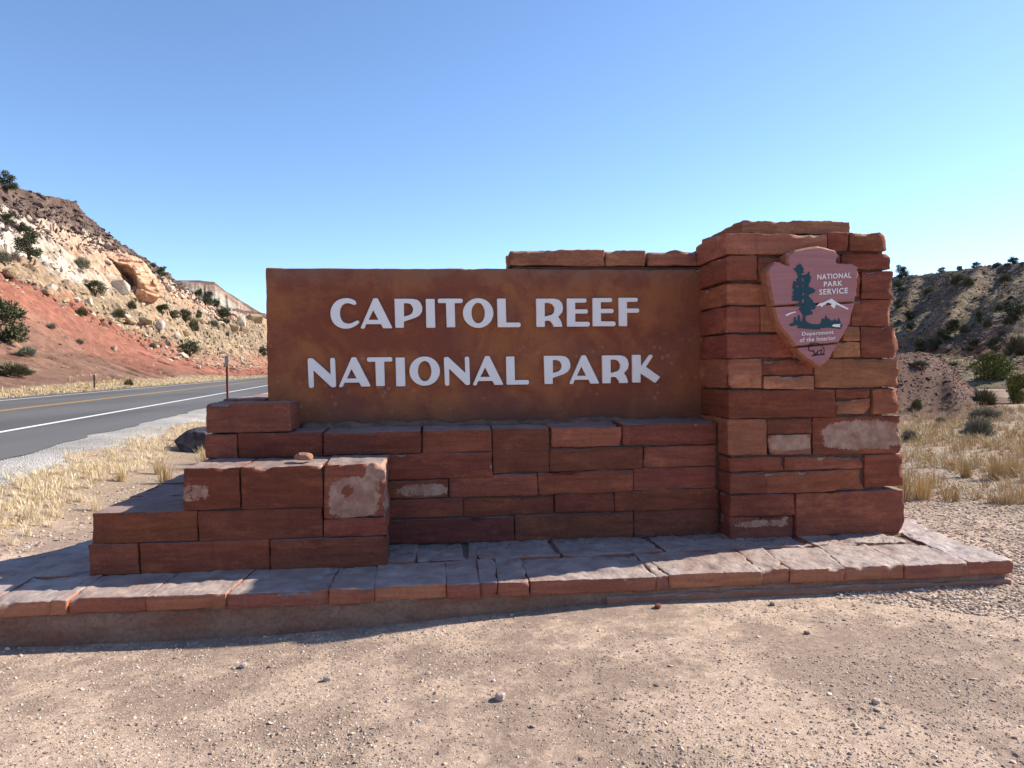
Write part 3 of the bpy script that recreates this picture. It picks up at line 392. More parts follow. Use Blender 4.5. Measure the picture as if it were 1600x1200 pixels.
def far_mesa():
    a = np.linspace(MA[0], MA[-1], 420); v = np.concatenate([np.linspace(0, 1, 90), np.linspace(1.05, 2.2, 14)]); d = 560+200*v
    X, Y = polar(a, d); A = az_of(X, Y); top = np.interp(A, MA, MZ); Vg = np.broadcast_to(v, X.shape)
    Z = np.where(Vg <= 1, (top+2)*np.clip(Vg, 0, 1)**.9-2, top-20*(Vg-1)**2)
    cl = sst(0, .1, Vg)*sst(1.0, .9, Vg); Z = Z - 5*cl*np.abs(fbm(A*1.6+.3*Vg, Vg*1.2, 0, 91, 3)) + 1.6*fbm(X*.05, Y*.05, 0, 92, 4)
    hb = Z/np.maximum(top, 1) + .05*fbm(A*1.2, Vg*3, 0, 93, 3)
    c = terrain_colour([(.33, .30, .235), (.36, .335, .27), (.31, .30, .25), (.34, .30, .24), (.30, .205, .155), (.14, .095, .078)], np.clip((hb-.60)/.40*5, 0, 4.99), 0*hb)
    return mesh_np('mesa', np.stack([X, Y, Z], -1).reshape(-1, 3), grid_faces(len(a), len(v)), M_MS, False, {'soil': c.reshape(-1, 3)})
tag(link('mesa', far_mesa()), 'far grey mesa with a dark brown cap behind the road', kind='structure')
# ---------------------------------------------------------------- stone blocks
def lattice(a, b, cell, r):
    L = b-a; r = min(r, L*.3); n = max(1, int(round((L-2*r)/cell))); return np.concatenate([[a], np.linspace(a+r, b-r, n+1), [b]])
def block(name, x0, x1, y0, y1, z0, z1, mat, cell=.03, cy=.06, r=.0045, amp=.0062, edge=.0045, terr=0.0, chip_sun=.35, seed=1, pale=None, quad=None, ztop=0.0, chipside=0.0):
    ax, ay, az = lattice(x0, x1, cell, r), lattice(y0, y1, cy, r), lattice(z0, z1, cell, r)
    nx, ny, nz = len(ax), len(ay), len(az); ids = -np.ones((nx, ny, nz), int); I, J, K = np.meshgrid(range(nx), range(ny), range(nz), indexing='ij')
    on = (I == 0) | (I == nx-1) | (J == 0) | (J == ny-1) | (K == 0) | (K == nz-1); ids[on] = np.arange(on.sum())
    P = np.stack([ax[I[on]], ay[J[on]], az[K[on]]], -1); F = []
    def side(A, flip):
        q = np.stack([A[:-1, :-1], A[1:, :-1], A[1:, 1:], A[:-1, 1:]], -1).reshape(-1, 4); F.append(q[:, ::-1] if flip else q)
    side(ids[0], 1); side(ids[-1], 0); side(ids[:, 0], 0); side(ids[:, -1], 1); side(ids[:, :, 0], 1); side(ids[:, :, -1], 0)
    lo = np.array([x0+r, y0+r, z0+r]); hi = np.array([x1-r, y1-r, z1-r]); Q = np.clip(P, lo, hi); dv = P-Q; ln = np.linalg.norm(dv, axis=1, keepdims=True)
    rr = np.minimum(r, ln); nrm = dv/np.maximum(ln, 1e-9); W = Q+nrm*rr
    # chips knocked off the top, right and lower front edges
    fr = np.clip(1-(P[:, 1]-y0)/.10, 0, 1); dz = z1-P[:, 2]; dx = x1-P[:, 0]; dxl = P[:, 0]-x0
    cn = fbm(W[:, 0]*9, W[:, 1]*9, W[:, 2]*9, seed, 3)
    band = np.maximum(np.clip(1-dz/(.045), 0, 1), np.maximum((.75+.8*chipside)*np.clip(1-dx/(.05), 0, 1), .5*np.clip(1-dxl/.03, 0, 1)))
    ch = np.clip((cn+chip_sun-.52)*3.2+1.3*chipside*np.clip(1-dx/.05, 0, 1), 0, 1)*band
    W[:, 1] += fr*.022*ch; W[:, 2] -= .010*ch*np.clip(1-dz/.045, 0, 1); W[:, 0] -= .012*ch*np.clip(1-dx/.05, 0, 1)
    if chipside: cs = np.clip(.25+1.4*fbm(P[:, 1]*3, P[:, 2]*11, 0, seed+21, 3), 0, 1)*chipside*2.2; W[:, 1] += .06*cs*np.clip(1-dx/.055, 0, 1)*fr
    f1 = fbm(P[:, 0]*3.2, P[:, 1]*3.2, P[:, 2]*6, seed+3, 4); f2 = cells(P[:, 0]*6+P[:, 1]*5, P[:, 2]*10, seed+5)[1]-.5
    f3 = vn(P[:, 0]*6, P[:, 1]*6, P[:, 2]*26, seed+4); W += nrm*(amp*(f1*1.7+.6*f2+.35*f3))[:, None]
    W[:, 2] += edge*fbm(P[:, 0]*7, P[:, 1]*5, P[:, 2]*1.5, seed+7, 3); W[:, 0] += edge*.8*fbm(P[:, 2]*9, P[:, 1]*5, P[:, 0]*2, seed+8, 3)
    jg = np.clip(1-np.minimum(np.minimum(P[:, 0]-x0, x1-P[:, 0]), np.minimum(P[:, 2]-z0, z1-P[:, 2]))/.03, 0, 1)*edge*.7
    W[:, 2] += jg*vn(P[:, 0]*37, P[:, 1]*31, P[:, 2]*9, seed+11); W[:, 0] += jg*vn(P[:, 2]*41, P[:, 1]*31, P[:, 0]*9, seed+12); W[:, 1] += jg*.8*vn(P[:, 0]*33, P[:, 2]*33, 0, seed+13)
    if terr: W[:, 2] -= terr*np.floor(3.2*(fbm(P[:, 0]*2.6, P[:, 1]*4.5, 0, seed+15, 3)*.5+.5))/3*(P[:, 2] > z1-.001)
    W[:, 2] += ztop*np.clip((P[:, 2]-z0)/(z1-z0), 0, 1)*(P[:, 1]-y0)/(y1-y0)
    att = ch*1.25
    if chipside: att = np.maximum(att, 1.15*np.clip(cs*1.4-.35, 0, 1)*np.clip(1-dx/.05, 0, 1)*fr)  # right ends: sunlight put into the pale colour, over the real chips
    if pale is not None:
        u, v = (P[:, 0]-x0)/(x1-x0), (P[:, 2]-z0)/(z1-z0); pv = pale(u, v)*np.clip(1-(P[:, 1]-y0)/.05, 0, 1); att = np.maximum(att, pv); W[:, 1] += .006*sst(.45, .75, pv+.25*fbm(P[:, 0]*24, P[:, 2]*24, 0, seed+31, 3))
    if quad is not None:                       # plan shape: four corners (front left, front right, back right, back left)
        u, v = (W[:, 0]-x0)/(x1-x0), (W[:, 1]-y0)/(y1-y0); q = np.array(quad)
        xyp = (1-u)[:, None]*(1-v)[:, None]*q[0]+u[:, None]*(1-v)[:, None]*q[1]+u[:, None]*v[:, None]*q[2]+(1-u)[:, None]*v[:, None]*q[3]; W[:, :2] = xyp
    return mesh_np(name, W, F, mat, True, {'chip_sun': att})
TONE = {'r': (.240, .074, .043), 't': (.36, .143, .078), 'o': (.31, .108, .058), 'd': (.185, .060, .040), 'big': (.225, .070, .043), 'r2': (.22, .072, .050)}
def tone(k):
    c = TONE.get(k, TONE['r']); f = random.uniform(.80, 1.20); return (c[0]*f, c[1]*f*random.uniform(.92, 1.08), c[2]*f*random.uniform(.92, 1.12))
def blob(cu_, cv, ru, rv):
    def f(u, v): return np.clip(1.35-((np.abs(u-cu_)/ru)**3+(np.abs(v-cv)/rv)**3)*.75, 0, 1.2)
    return f
PALE = {'p1': blob(.57, .50, .47, .40), 'p2': blob(.5, .62, .55, .42), 'p3': lambda u, v: .7*blob(.62, .45, .5, .42)(u, v), 'p4': lambda u, v: .62*blob(.22, .42, .3, .25)(u, v),
        'p5': lambda u, v: np.maximum(blob(.48, .36, .42, .40)(u, v)*(np.hypot(u-.36, (v-.50)*1.0) > .10), blob(.9, .86, .22, .22)(u, v)), 'r2': lambda u, v: .66*blob(.5, .65, .5, .22)(u, v)}
PLAB = {'p1': 'stone with a large pale weathered patch', 'p2': 'small stone with a pale upper half', 'p3': 'stone with flaking pale crust', 'p4': 'stone with a faint pale ring', 'p5': 'square stone with pale chipped face and round hollow'}
sign = tag(empty('entrance_sign', (0.4, 5.5, 0)), 'long red sandstone park entrance sign with a stone pillar at its right end', 'sign')
SO = Vector((0.4, 5.5, 0))
def part(name, me, parent=None, color=None, label=None):
    o = link(name, me, parent if parent else sign, color=color)
    if parent is None: o.location = -SO
    if label: o['label'] = label
    return o
sd = [100]
def stones(parent, rows, yf, depth, jig=.010, chip_sun=.35, **kw):
    for x0, x1, z0, z1, k in rows:
        sd[0] += 13; d = depth(x0, x1, z0) if callable(depth) else depth; y = yf + random.uniform(-jig, jig)
        cell = .02 if k in ('p1', 'p5', 'p3') else .03
        me = block('stone', x0-.0015, x1+.0015, y, y+d, z0-.0025, z1+.0015, M_ST, cell, seed=sd[0], pale=PALE.get(k), chip_sun=chip_sun + random.uniform(-.15, .12), **kw)
        part('stone', me, parent, tone('t' if k == 'p2' else k), PLAB.get(k))
def boxmesh(name, boxes, mat):
    V, F = [], []
    for x0, x1, y0, y1, z0, z1 in boxes:
        b = len(V); V += [(x, y, z) for x in (x0, x1) for y in (y0, y1) for z in (z0, z1)]
        F += [[b+i for i in q] for q in ((0, 1, 3, 2), (4, 6, 7, 5), (0, 4, 5, 1), (2, 3, 7, 6), (0, 2, 6, 4), (1, 5, 7, 3))]
    return mesh_np(name, V, np.array(F), mat, False)
# pillar
pillar = part('pillar', boxmesh('pillar', [(2.235, 3.45, 5.332, 6.30, .05, 2.47)], M_MO))
for row in PIL:
    x0, x1, z0, z1, k = row; left = x0 < 2.30; right = x1 > 3.28
    stones(pillar, [row], 5.30, .95 if right else (.62 if left else .16), chip_sun=.62 if z1 > 2.46 else .34, chipside=.42 if right else 0.0, **({'y0': 0} if 0 else {}))
# back row of the pillar: plain courses so that it is solid from the side
for z0, z1 in ((.21, .55), (.565, .86), (.875, 1.28), (1.295, 1.62), (1.635, 1.95), (1.965, 2.24), (2.255, 2.46)):
    stones(pillar, [(2.22, 2.80, z0, z1, 'r'), (2.815, 3.22, z0, z1, 'r')], 6.28, .14)
cap = block('stone', 2.20, 3.20, 5.36, 6.36, 2.506, 2.606, M_ST, .02, .06, .007, .007, .008, 0, .5, 77, quad=[(2.37, 5.42), (3.24, 5.42), (3.24, 6.30), (2.37, 6.28)])
part('stone', cap, pillar, (.36, .150, .082), 'flat cap slab lying on top of the pillar')
# panel with letters
def panel_mesh():
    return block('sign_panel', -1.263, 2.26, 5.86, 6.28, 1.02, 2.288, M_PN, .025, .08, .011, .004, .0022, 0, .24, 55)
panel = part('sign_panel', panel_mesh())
for x0, x1, z0, z1, k in CAPS:
    sd[0] += 13; part('cap_stone', block('cap_stone', x0, x1, 5.885, 6.25, z0, z1, M_ST, .02, .06, .010, .006, .006, 0, .55, sd[0]), panel, tone('t'))
part('mortar_bed', boxmesh('mortar_bed', [(.66, 2.2, 5.91, 6.24, 2.285, 2.312)], M_MO), panel)
# bench wall under the panel
low_wall = part('low_wall', boxmesh('low_wall', [(-1.57, 2.235, 5.515, 6.9, .05, 1.015)], M_MO))
stones(low_wall, WALL, 5.48, lambda a, b, z: .40 if z > .8 else .16, chip_sun=.22, ztop=.015)
fill = block('mortar_fillet', -1.02, 2.22, 5.80, 5.90, 1.015, 1.085, M_FL, .04, .03, .03, .012, .02, 0, .5, 91); part('mortar_fillet', fill, low_wall)
for x0, x1, y0, y1 in ((-1.61, -.6, 5.9, 6.95), (-.58, .6, 6.3, 6.95), (.62, 2.2, 6.3, 6.95)):
    sd[0] += 13; part('stone', block('stone', x0, x1, y0, y1, .72, 1.03, M_ST, .06, .06, seed=sd[0]), low_wall, tone('r'))
for x0, x1 in ((-1.60, -.6), (-.58, .6), (.62, 2.2)):
    for z0, z1 in ((.2, .44), (.455, .705)):
        sd[0] += 13; part('stone', block('stone', x0, x1, 6.80, 6.96, z0, z1, M_ST, .06, .06, seed=sd[0]), low_wall, tone('r'))
x0, x1, z0, z1, k = UPB[0]
part('stone', block('stone', x0, x1, 5.48, 5.845, z0-.012, z1, M_ST, .02, .05, .009, .006, .004, 0, .6, 301), low_wall, (.25, .088, .055), 'single block standing on the left end of the wall')
part('stone', block('stone', -1.60, -1.285, 5.86, 6.95, z0-.012, z1+.012, M_ST, .05, .05, .010, .006, .006, 0, .4, 302), low_wall, (.25, .09, .06))
# stepped tiers at the left
steps = part('step_wall', boxmesh('step_wall', [(-2.15, -.36, 4.985, 6.66, .05, .57), (-1.56, -.36, 4.985, 5.46, .5, .855)], M_MO))
for row in STEP:
    z = row[2]; d = .50 if z > .5 else (.62 if z > .35 else .3)
    if z > .5: d = .50
    stones(steps, [row], 4.95 if z > .3 else 4.94, d, chip_sun=.5 if z > .5 else .2, chipside=.5 if row[4] == 'p5' else 0)
for x0, x1, y0, y1, z0, z1 in ((-2.19, -1.56, 5.585, 6.15, .385, .595), (-2.18, -1.56, 6.165, 6.74, .385, .60), (-2.19, -1.7, 5.25, 6.0, .2, .37), (-2.19, -1.7, 6.02, 6.74, .2, .37)):
    sd[0] += 13; part('stone', block('stone', x0, x1, y0, y1, z0, z1, M_ST, .045, .045, seed=sd[0], chip_sun=.2), steps, tone('r'))
# base slab: footing and flagstones
base = part('base_slab', block('base_slab', -3.45, 3.80, 4.455, 7.0, -.35, .115, M_CO, .05, .2, .02, .010, .010, 0, .1, 21, quad=[(-3.45, 4.455), (3.79, 4.455), (4.20, 6.6), (-2.35, 7.0)]))
part('ledge_course', block('ledge_course', 1.05, 3.77, 4.43, 4.6, -.05, .072, M_PV, .025, .06, .010, .007, .008, 0, .1, 23), base, (.27, .125, .08))
part('joint_fill', block('joint_fill', -3.4, 3.75, 4.462, 6.9, .08, .176, M_FI, .05, .1, .01, .004, .004, 0, 0, 29, quad=[(-3.40, 4.462), (3.74, 4.462), (4.14, 6.55), (-2.36, 6.9)]), base)
def flag(q, z1, th=.10, c=None, s=0):
    xs = [p[0] for p in q]; ys = [p[1] for p in q]; x0, x1, y0, y1 = min(xs), max(xs), min(ys), max(ys); sd[0] += 13
    me = block('flagstone', x0, x1, y0, y1, z1-th, z1, M_PV, .02, .02, .006, .0035, .0045, .0045, .5, sd[0], quad=q)
    c = c or random.choice([(.28, .092, .055), (.33, .125, .066), (.25, .085, .060), (.35, .14, .075)]); part('flagstone', me, base, c)
bx = [-3.45, -2.95, -2.52]+SLABX[1:]; bk = []
for i, x in enumerate(bx): bk.append(x + random.uniform(-.05, .05) + (.10 if x > 1.8 else 0.0))
YB = 4.98
for i in range(len(bx)-1):
    g = .0008; j = random.uniform(-.012, .010); yb = YB + (.03 if i % 2 else -.02)
    if bx[i] > 3.3: yb = 5.28
    flag([(bx[i]+g, 4.43+j), (bx[i+1]-g, 4.43+j+random.uniform(-.01, .01)), (bk[i+1]-g, yb+random.uniform(-.03, .03)), (bk[i]+g, yb)], 0.2+random.uniform(-.004, .003), .09 if bx[i] > -1.5 else .085)
flag([(-3.40, 4.99), (-2.72, 4.98), (-2.70, 5.62), (-2.86, 5.60)], .192); flag([(-2.71, 4.98), (-2.1, 4.99), (-2.1, 5.72), (-2.69, 5.70)], .197); flag([(-2.84, 5.63), (-2.1, 5.74), (-2.1, 6.85), (-2.40, 6.80)], .190)
xx = [-.62, -.12, .22, .30, .88, 1.62, 2.24, 2.72, 3.455]
for i in range(len(xx)-1): flag([(xx[i]+.008, 5.0+random.uniform(0, .03)), (xx[i+1]-.008, 5.0+random.uniform(0, .03)), (xx[i+1]+random.uniform(-.05, .05), 5.52), (xx[i]+random.uniform(-.05, .05), 5.52)], .195+random.uniform(-.006, .004))
flag([(3.40, 5.31), (3.86, 5.31), (3.98, 5.80), (3.42, 5.76)], .198); flag([(3.42, 5.78), (4.0, 5.82), (4.16, 6.55), (3.45, 6.5)], .196)
# ---------------------------------------------------------------- letters
def fillet(pts, n=5):
    """pts: (x, y, r) corners -> rounded outline"""
    out = []; L = len(pts)
    for i in range(L):
        p = Vector(pts[i][:2]); r = pts[i][2] if len(pts[i]) > 2 else 0; a = Vector(pts[i-1][:2])-p; b = Vector(pts[(i+1) % L][:2])-p
        if r <= 0: out.append(tuple(p)); continue
        an = a.angle(b); t = min(r/math.tan(an/2), a.length*.499, b.length*.499); a.normalize(); b.normalize()
        p0, p1 = p+a*t, p+b*t
        for k in range(n+1):
            f = k/n; out.append(tuple(p0*(1-f)**2+p*2*f*(1-f)+p1*f*f))
    return out
def crom(pts, n=5):
    P = np.array(pts, float); out = []
    for i in range(len(P)):
        a, b, c, d = P[i-1], P[i], P[(i+1) % len(P)], P[(i+2) % len(P)]
        for k in range(n):
            t = k/n; out.append(tuple(.5*((2*b)+(c-a)*t+(2*a-5*b+4*c-d)*t*t+(3*b-a-3*c+d)*t**3)))
    return out
def oval(cx, cy, rx, ry, n=48): return [(cx+rx*math.cos(2*math.pi*k/n), cy+ry*math.sin(2*math.pi*k/n)) for k in range(n)]
GL = {
'C': [crom([(515,190),(508,160),(480,138),(430,118),(365,110),(290,120),(220,150),(165,205),(130,275),(118,350),(130,430),(165,500),(220,550),(290,580),(360,587),(420,578),(480,553),(530,520),(556,492),(553,470),(538,460),(518,462),(490,475),(450,495),(400,507),(350,500),(305,475),(275,425),(262,350),(270,280),(300,225),(340,197),(385,188),(430,197),(470,212),(497,214),(510,206)])],
'A': [fillet([(788,110,30),(852,110,30),(1072,580,16),(928,580,8),(895,515,5),(673,515,5),(645,584,26),(583,584,26)]), fillet([(782,297,3),(858,447,3),(710,447,3)])],
'P': [fillet([(1122,118,15),(1390,118,60),(1470,133,60),(1520,180,60),(1545,250,50),(1540,318,50),(1505,375,50),(1440,415,40),(1262,475,2),(1262,572,15),(1130,572,15)]), fillet([(1265,187,3),(1325,187,30),(1370,205,30),(1397,245,30),(1405,290,30),(1390,340,25),(1350,372,20),(1265,395,3)])],
'I': [fillet([(60,118,14),(192,118,14),(198,573,14),(64,573,14)])],
'T': [fillet([(245,117,33),(630,117,33),(630,187,33),(505,187,3),(510,565,14),(378,565,14),(370,187,3),(245,187,33)])],
'O': [oval(870,342,235,232), oval(870,342,103,160)],
'L': [fillet([(1172,118,14),(1303,118,14),(1310,490,3),(1530,490,34),(1530,563,34),(1178,563,14)])],
'R': [fillet([(70,105,12),(320,105,50),(385,122,50),(425,165,50),(440,230,50),(428,295,40),(372,358,3),(402,400,20),(418,440,20),(430,497,12),(310,497,10),(290,450,10),(262,418,14),(225,408,14),(187,415,3),(187,497,10),(72,497,12)]), fillet([(187,165,3),(245,165,20),(295,185,25),(322,235,30),(315,295,25),(285,328,20),(187,353,3)])],
'E': [fillet([(497,103,12),(765,103,28),(765,160,28),(610,160,3),(610,252,3),(783,252,29),(783,312,29),(610,312,3),(610,425,3),(808,425,33),(808,493,33),(497,493,12)])],
'F': [fillet([(1213,95,12),(1478,95,28),(1478,152,28),(1328,152,3),(1328,243,3),(1497,243,29),(1497,303,29),(1330,303,3),(1330,487,12),(1215,487,12)])],
'N': [fillet([(58,125,30),(122,125,30),(368,358,4),(362,122,32),(428,122,32),(438,538,34),(378,538,34),(135,297,4),(135,545,32),(70,545,32)])],
'K': [fillet([(1182,115,12),(1287,115,12),(1292,258,3),(1398,110,18),(1442,128,18),(1352,267,3),(1528,397,14),(1463,473,14),(1285,350,3),(1283,463,12),(1182,463,12)])]}
def extrude2d(name, loops, y, th, mat, bev=.0025):
    """outline loops in (X, Z) -> solid of thickness th whose front is at y"""
    cu_ = bpy.data.curves.new(name, 'CURVE'); cu_.dimensions = '2D'; cu_.fill_mode = 'BOTH'; cu_.extrude = max(.0002, th/2-bev); cu_.bevel_depth = bev; cu_.bevel_resolution = 1; cu_.offset = -bev
    for L in loops:
        sp = cu_.splines.new('POLY'); sp.points.add(len(L)-1); sp.points.foreach_set('co', [c for p in L for c in (p[0], p[1], 0, 1)]); sp.use_cyclic_u = True
    return curve_mesh(name, cu_, y, th, mat)
def curve_mesh(name, cu_, y, th, mat, bx=None, shear=0.0):
    o = bpy.data.objects.new(name, cu_); COL.objects.link(o); dg = bpy.context.evaluated_depsgraph_get(); dg.update()
    me = bpy.data.meshes.new_from_object(o.evaluated_get(dg)); bpy.data.objects.remove(o); bpy.data.curves.remove(cu_)
    n = len(me.vertices); co = np.empty(n*3, np.float32); me.vertices.foreach_get('co', co); co = co.reshape(-1, 3)
    if bx is not None:
        x0, z0, x1, z1 = bx; lo, hi = co[:, :2].min(0), co[:, :2].max(0); co[:, 0] = x0+(co[:, 0]-lo[0])/(hi[0]-lo[0])*(x1-x0); co[:, 1] = z0+(co[:, 1]-lo[1])/(hi[1]-lo[1])*(z1-z0); co[:, 1] += shear*(co[:, 0]-(x0+x1)/2)
    out = np.stack([co[:, 0], y+th/2-co[:, 2], co[:, 1]], -1); me.vertices.foreach_set('co', out.ravel()); me.materials.clear(); me.materials.append(mat); me.name = name; me.update(); return me
for ch, x0, z0, x1, z1 in LETTERS:
    g = GL[ch]; A = np.concatenate([np.array(l) for l in g]); lo, hi = A.min(0), A.max(0)
    loops = [[(x0+(p[0]-lo[0])/(hi[0]-lo[0])*(x1-x0), z1-(p[1]-lo[1])/(hi[1]-lo[1])*(z1-z0)) for p in l] for l in g]
    part('letter', extrude2d('letter', loops, 5.832, .032, M_WH, .003), panel, label=f'raised white letter {ch}')
# ---------------------------------------------------------------- arrowhead plaque on the pillar
plaque = tag(empty('arrowhead_plaque', (2.9, 5.25, 1.5)), 'mauve wooden arrowhead plaque with a dark pine emblem hung on the pillar', 'plaque'); PO = Vector((2.9, 5.25, 1.5))
def ppart(name, me, label=None, parent=None):
    o = link(name, me, parent or plaque)
    if parent is None: o.location = Vector((0, .024, 0))-PO
    if label: o['label'] = label
    return o
def clip(poly, y_of, keep_above):
    out = []
    for i in range(len(poly)):
        a, b = poly[i-1], poly[i]; da, db = a[1]-y_of(a[0]), b[1]-y_of(b[0])
        if not keep_above: da, db = -da, -db
        if (da >= 0) != (db >= 0): f = da/(da-db); out.append((a[0]+(b[0]-a[0])*f, a[1]+(b[1]-a[1])*f))
        if db >= 0: out.append(b)
    return out
def lineof(p, q): return lambda x: p[1]+(q[1]-p[1])*(x-p[0])/(q[0]-p[0])
j1, j2 = lineof(*PJ[0]), lineof(*PJ[1])
def plank(poly):
    """prism with knapped (bevelled, uneven) rim: front face paint, rim bare wood"""
    n = len(poly); P = np.array(poly); c = P.mean(0); YF, YBK = 5.165, 5.29
    inn = c+(P-c)*(1-np.clip(.016/np.maximum(np.linalg.norm(P-c, axis=1, keepdims=True), .05), 0, .2)); V = [(*inn[i][:1], YF, inn[i][1]) for i in range(n)]+[(P[i][0], YF+.020+.012*random.random(), P[i][1]) for i in range(n)]+[(P[i][0], YBK, P[i][1]) for i in range(n)]
    bm = bmesh.new(); vs = [bm.verts.new(v) for v in V]
    f = bm.faces.new(vs[:n][::-1]); f.material_index = 0; f2 = bm.faces.new(vs[2*n:]); f2.material_index = 1
    for i in range(n):
        k = (i+1) % n; a = bm.faces.new((vs[i], vs[k], vs[n+k], vs[n+i])); b = bm.faces.new((vs[n+i], vs[n+k], vs[2*n+k], vs[2*n+i])); a.material_index = b.material_index = 1
    bmesh.ops.recalc_face_normals(bm, faces=bm.faces); bmesh.ops.triangulate(bm, faces=[q for q in bm.faces if len(q.verts) > 4])
    me = bpy.data.meshes.new('plank'); bm.to_mesh(me); bm.free(); me.materials.append(M_PK); me.materials.append(M_PE); return me
g = .0018
planks = [clip(PLQ, lambda x: j1(x)+g, True), clip(clip(PLQ, lambda x: j1(x)-g, False), lambda x: j2(x)+g, True), clip(PLQ, lambda x: j2(x)-g, False)]
for p, lb in zip(planks, ('top plank of the plaque', 'middle plank of the plaque', 'pointed bottom plank of the plaque')): ppart('plank', plank(p), lb)
tree_o = ppart('tree_emblem', extrude2d('tree_emblem', [TREE]+GAPS, 5.160, .004, M_GN, .0005), 'dark blue green pine tree and hills')
ppart('mountain_emblem', extrude2d('mountain_emblem', [MTN], 5.160, .004, M_WH, .0005), 'white mountain peaks'); ppart('snow_emblem', extrude2d('snow_emblem', [SNOW], 5.160, .004, M_WH, .0005))
ppart('lake_emblem', extrude2d('lake_emblem', [LAKE], 5.155, .004, M_WH, .0005), 'small white lake')
def stroke(name, lines, y, wd, mat):
    cu_ = bpy.data.curves.new(name, 'CURVE'); cu_.dimensions = '3D'; cu_.bevel_depth = wd; cu_.bevel_resolution = 1
    for L in lines:
        sp = cu_.splines.new('POLY'); sp.points.add(len(L)-1); sp.points.foreach_set('co', [c for p in L for c in (p[0], p[1], 0, 1)])
    return curve_mesh(name, cu_, y, 0, mat)
ppart('bison_emblem', stroke('bison_emblem', BISON, 5.164, .0034, M_BK), 'black outline of a bison')
for t, x0, z0, x1, z1 in PTXT:
    cu_ = bpy.data.curves.new('lettering', 'FONT'); cu_.body = t; cu_.size = .2; cu_.extrude = .002; cu_.offset = .0035 if t.isupper() else .0015; cu_.space_character = 1.12; cu_.resolution_u = 3
    ppart('lettering', curve_mesh('lettering', cu_, 5.160, .004, M_WH, (x0, z0, x1, z1), .055), f'painted white words {t}')
# ---------------------------------------------------------------- rocks
def ico(sub):
    bm = bmesh.new(); bmesh.ops.create_icosphere(bm, subdivisions=sub, radius=1); V = np.array([v.co[:] for v in bm.verts]); F = np.array([[v.index for v in f.verts] for f in bm.faces]); bm.free(); return V, F
I1, I2, I3, I4 = ico(1), ico(2), ico(3), ico(5)
def rock(name, w_, d_, h_, seed, mat, I=None, blocky=.6, rough=.22):
    V, F = I or I3; p = np.sign(V)*np.abs(V)**(1-.55*blocky); p = p/np.maximum(np.linalg.norm(p, axis=1, keepdims=True), .6)**.35
    n = fbm(V[:, 0]*1.3+seed, V[:, 1]*1.3, V[:, 2]*1.3, seed, 4); n2 = cells(V[:, 0]*1.6+V[:, 2], V[:, 1]*1.6+seed, seed)[1]-.5
    p = p*(1+rough*n+rough*.5*n2)[:, None]; p = p*np.array([w_/2, d_/2, h_/2]); p[:, 2] += h_*.36; return mesh_np(name, p, F, mat, I is not None and len(V) > 1000)
def hull_rock(name, w_, d_, h_, seed, mat, n=26):
    g = np.random.default_rng(seed); p = g.normal(size=(n, 3)); p = p/np.max(np.abs(p), axis=1, keepdims=True)**.6/np.linalg.norm(p, axis=1, keepdims=True)**.4*g.uniform(.75, 1, (n, 1)); p *= np.array([w_/2, d_/2, h_/2]); p[:, 2] += h_*.34
    bm = bmesh.new(); [bm.verts.new(v) for v in p]; bmesh.ops.convex_hull(bm, input=bm.verts); bmesh.ops.delete(bm, geom=[v for v in bm.verts if not v.link_faces], context='VERTS')
    bmesh.ops.bevel(bm, geom=bm.edges[:], offset=.035*min(w_, h_), segments=1, affect='EDGES'); me = bpy.data.meshes.new(name); bm.to_mesh(me); bm.free(); me.materials.append(mat); return me
RC = {'white': (.52, .45, .375), 'tan': (.36, .265, .16), 'dark': (.10, .08, .075)}
for src, hf in ((BOULD_L, lambda x, y: float(hill_h(np.array(x), np.array(y))[0])), (BOULD_R, lambda x, y: float(ridge_h(np.array(x), np.array(y))))):
    for i, (k, x, y, w_, h_, lb) in enumerate(src):
        o = link('boulder', hull_rock('boulder', w_*1.1, w_*.9, h_*1.2, 400+i*7, M_RK), loc=(x, y, hf(x, y)-.12*h_), rot=(0, 0, random.uniform(-.5, .5)), color=RC[k]); tag(o, lb, 'boulder', 'boulders on the hills')
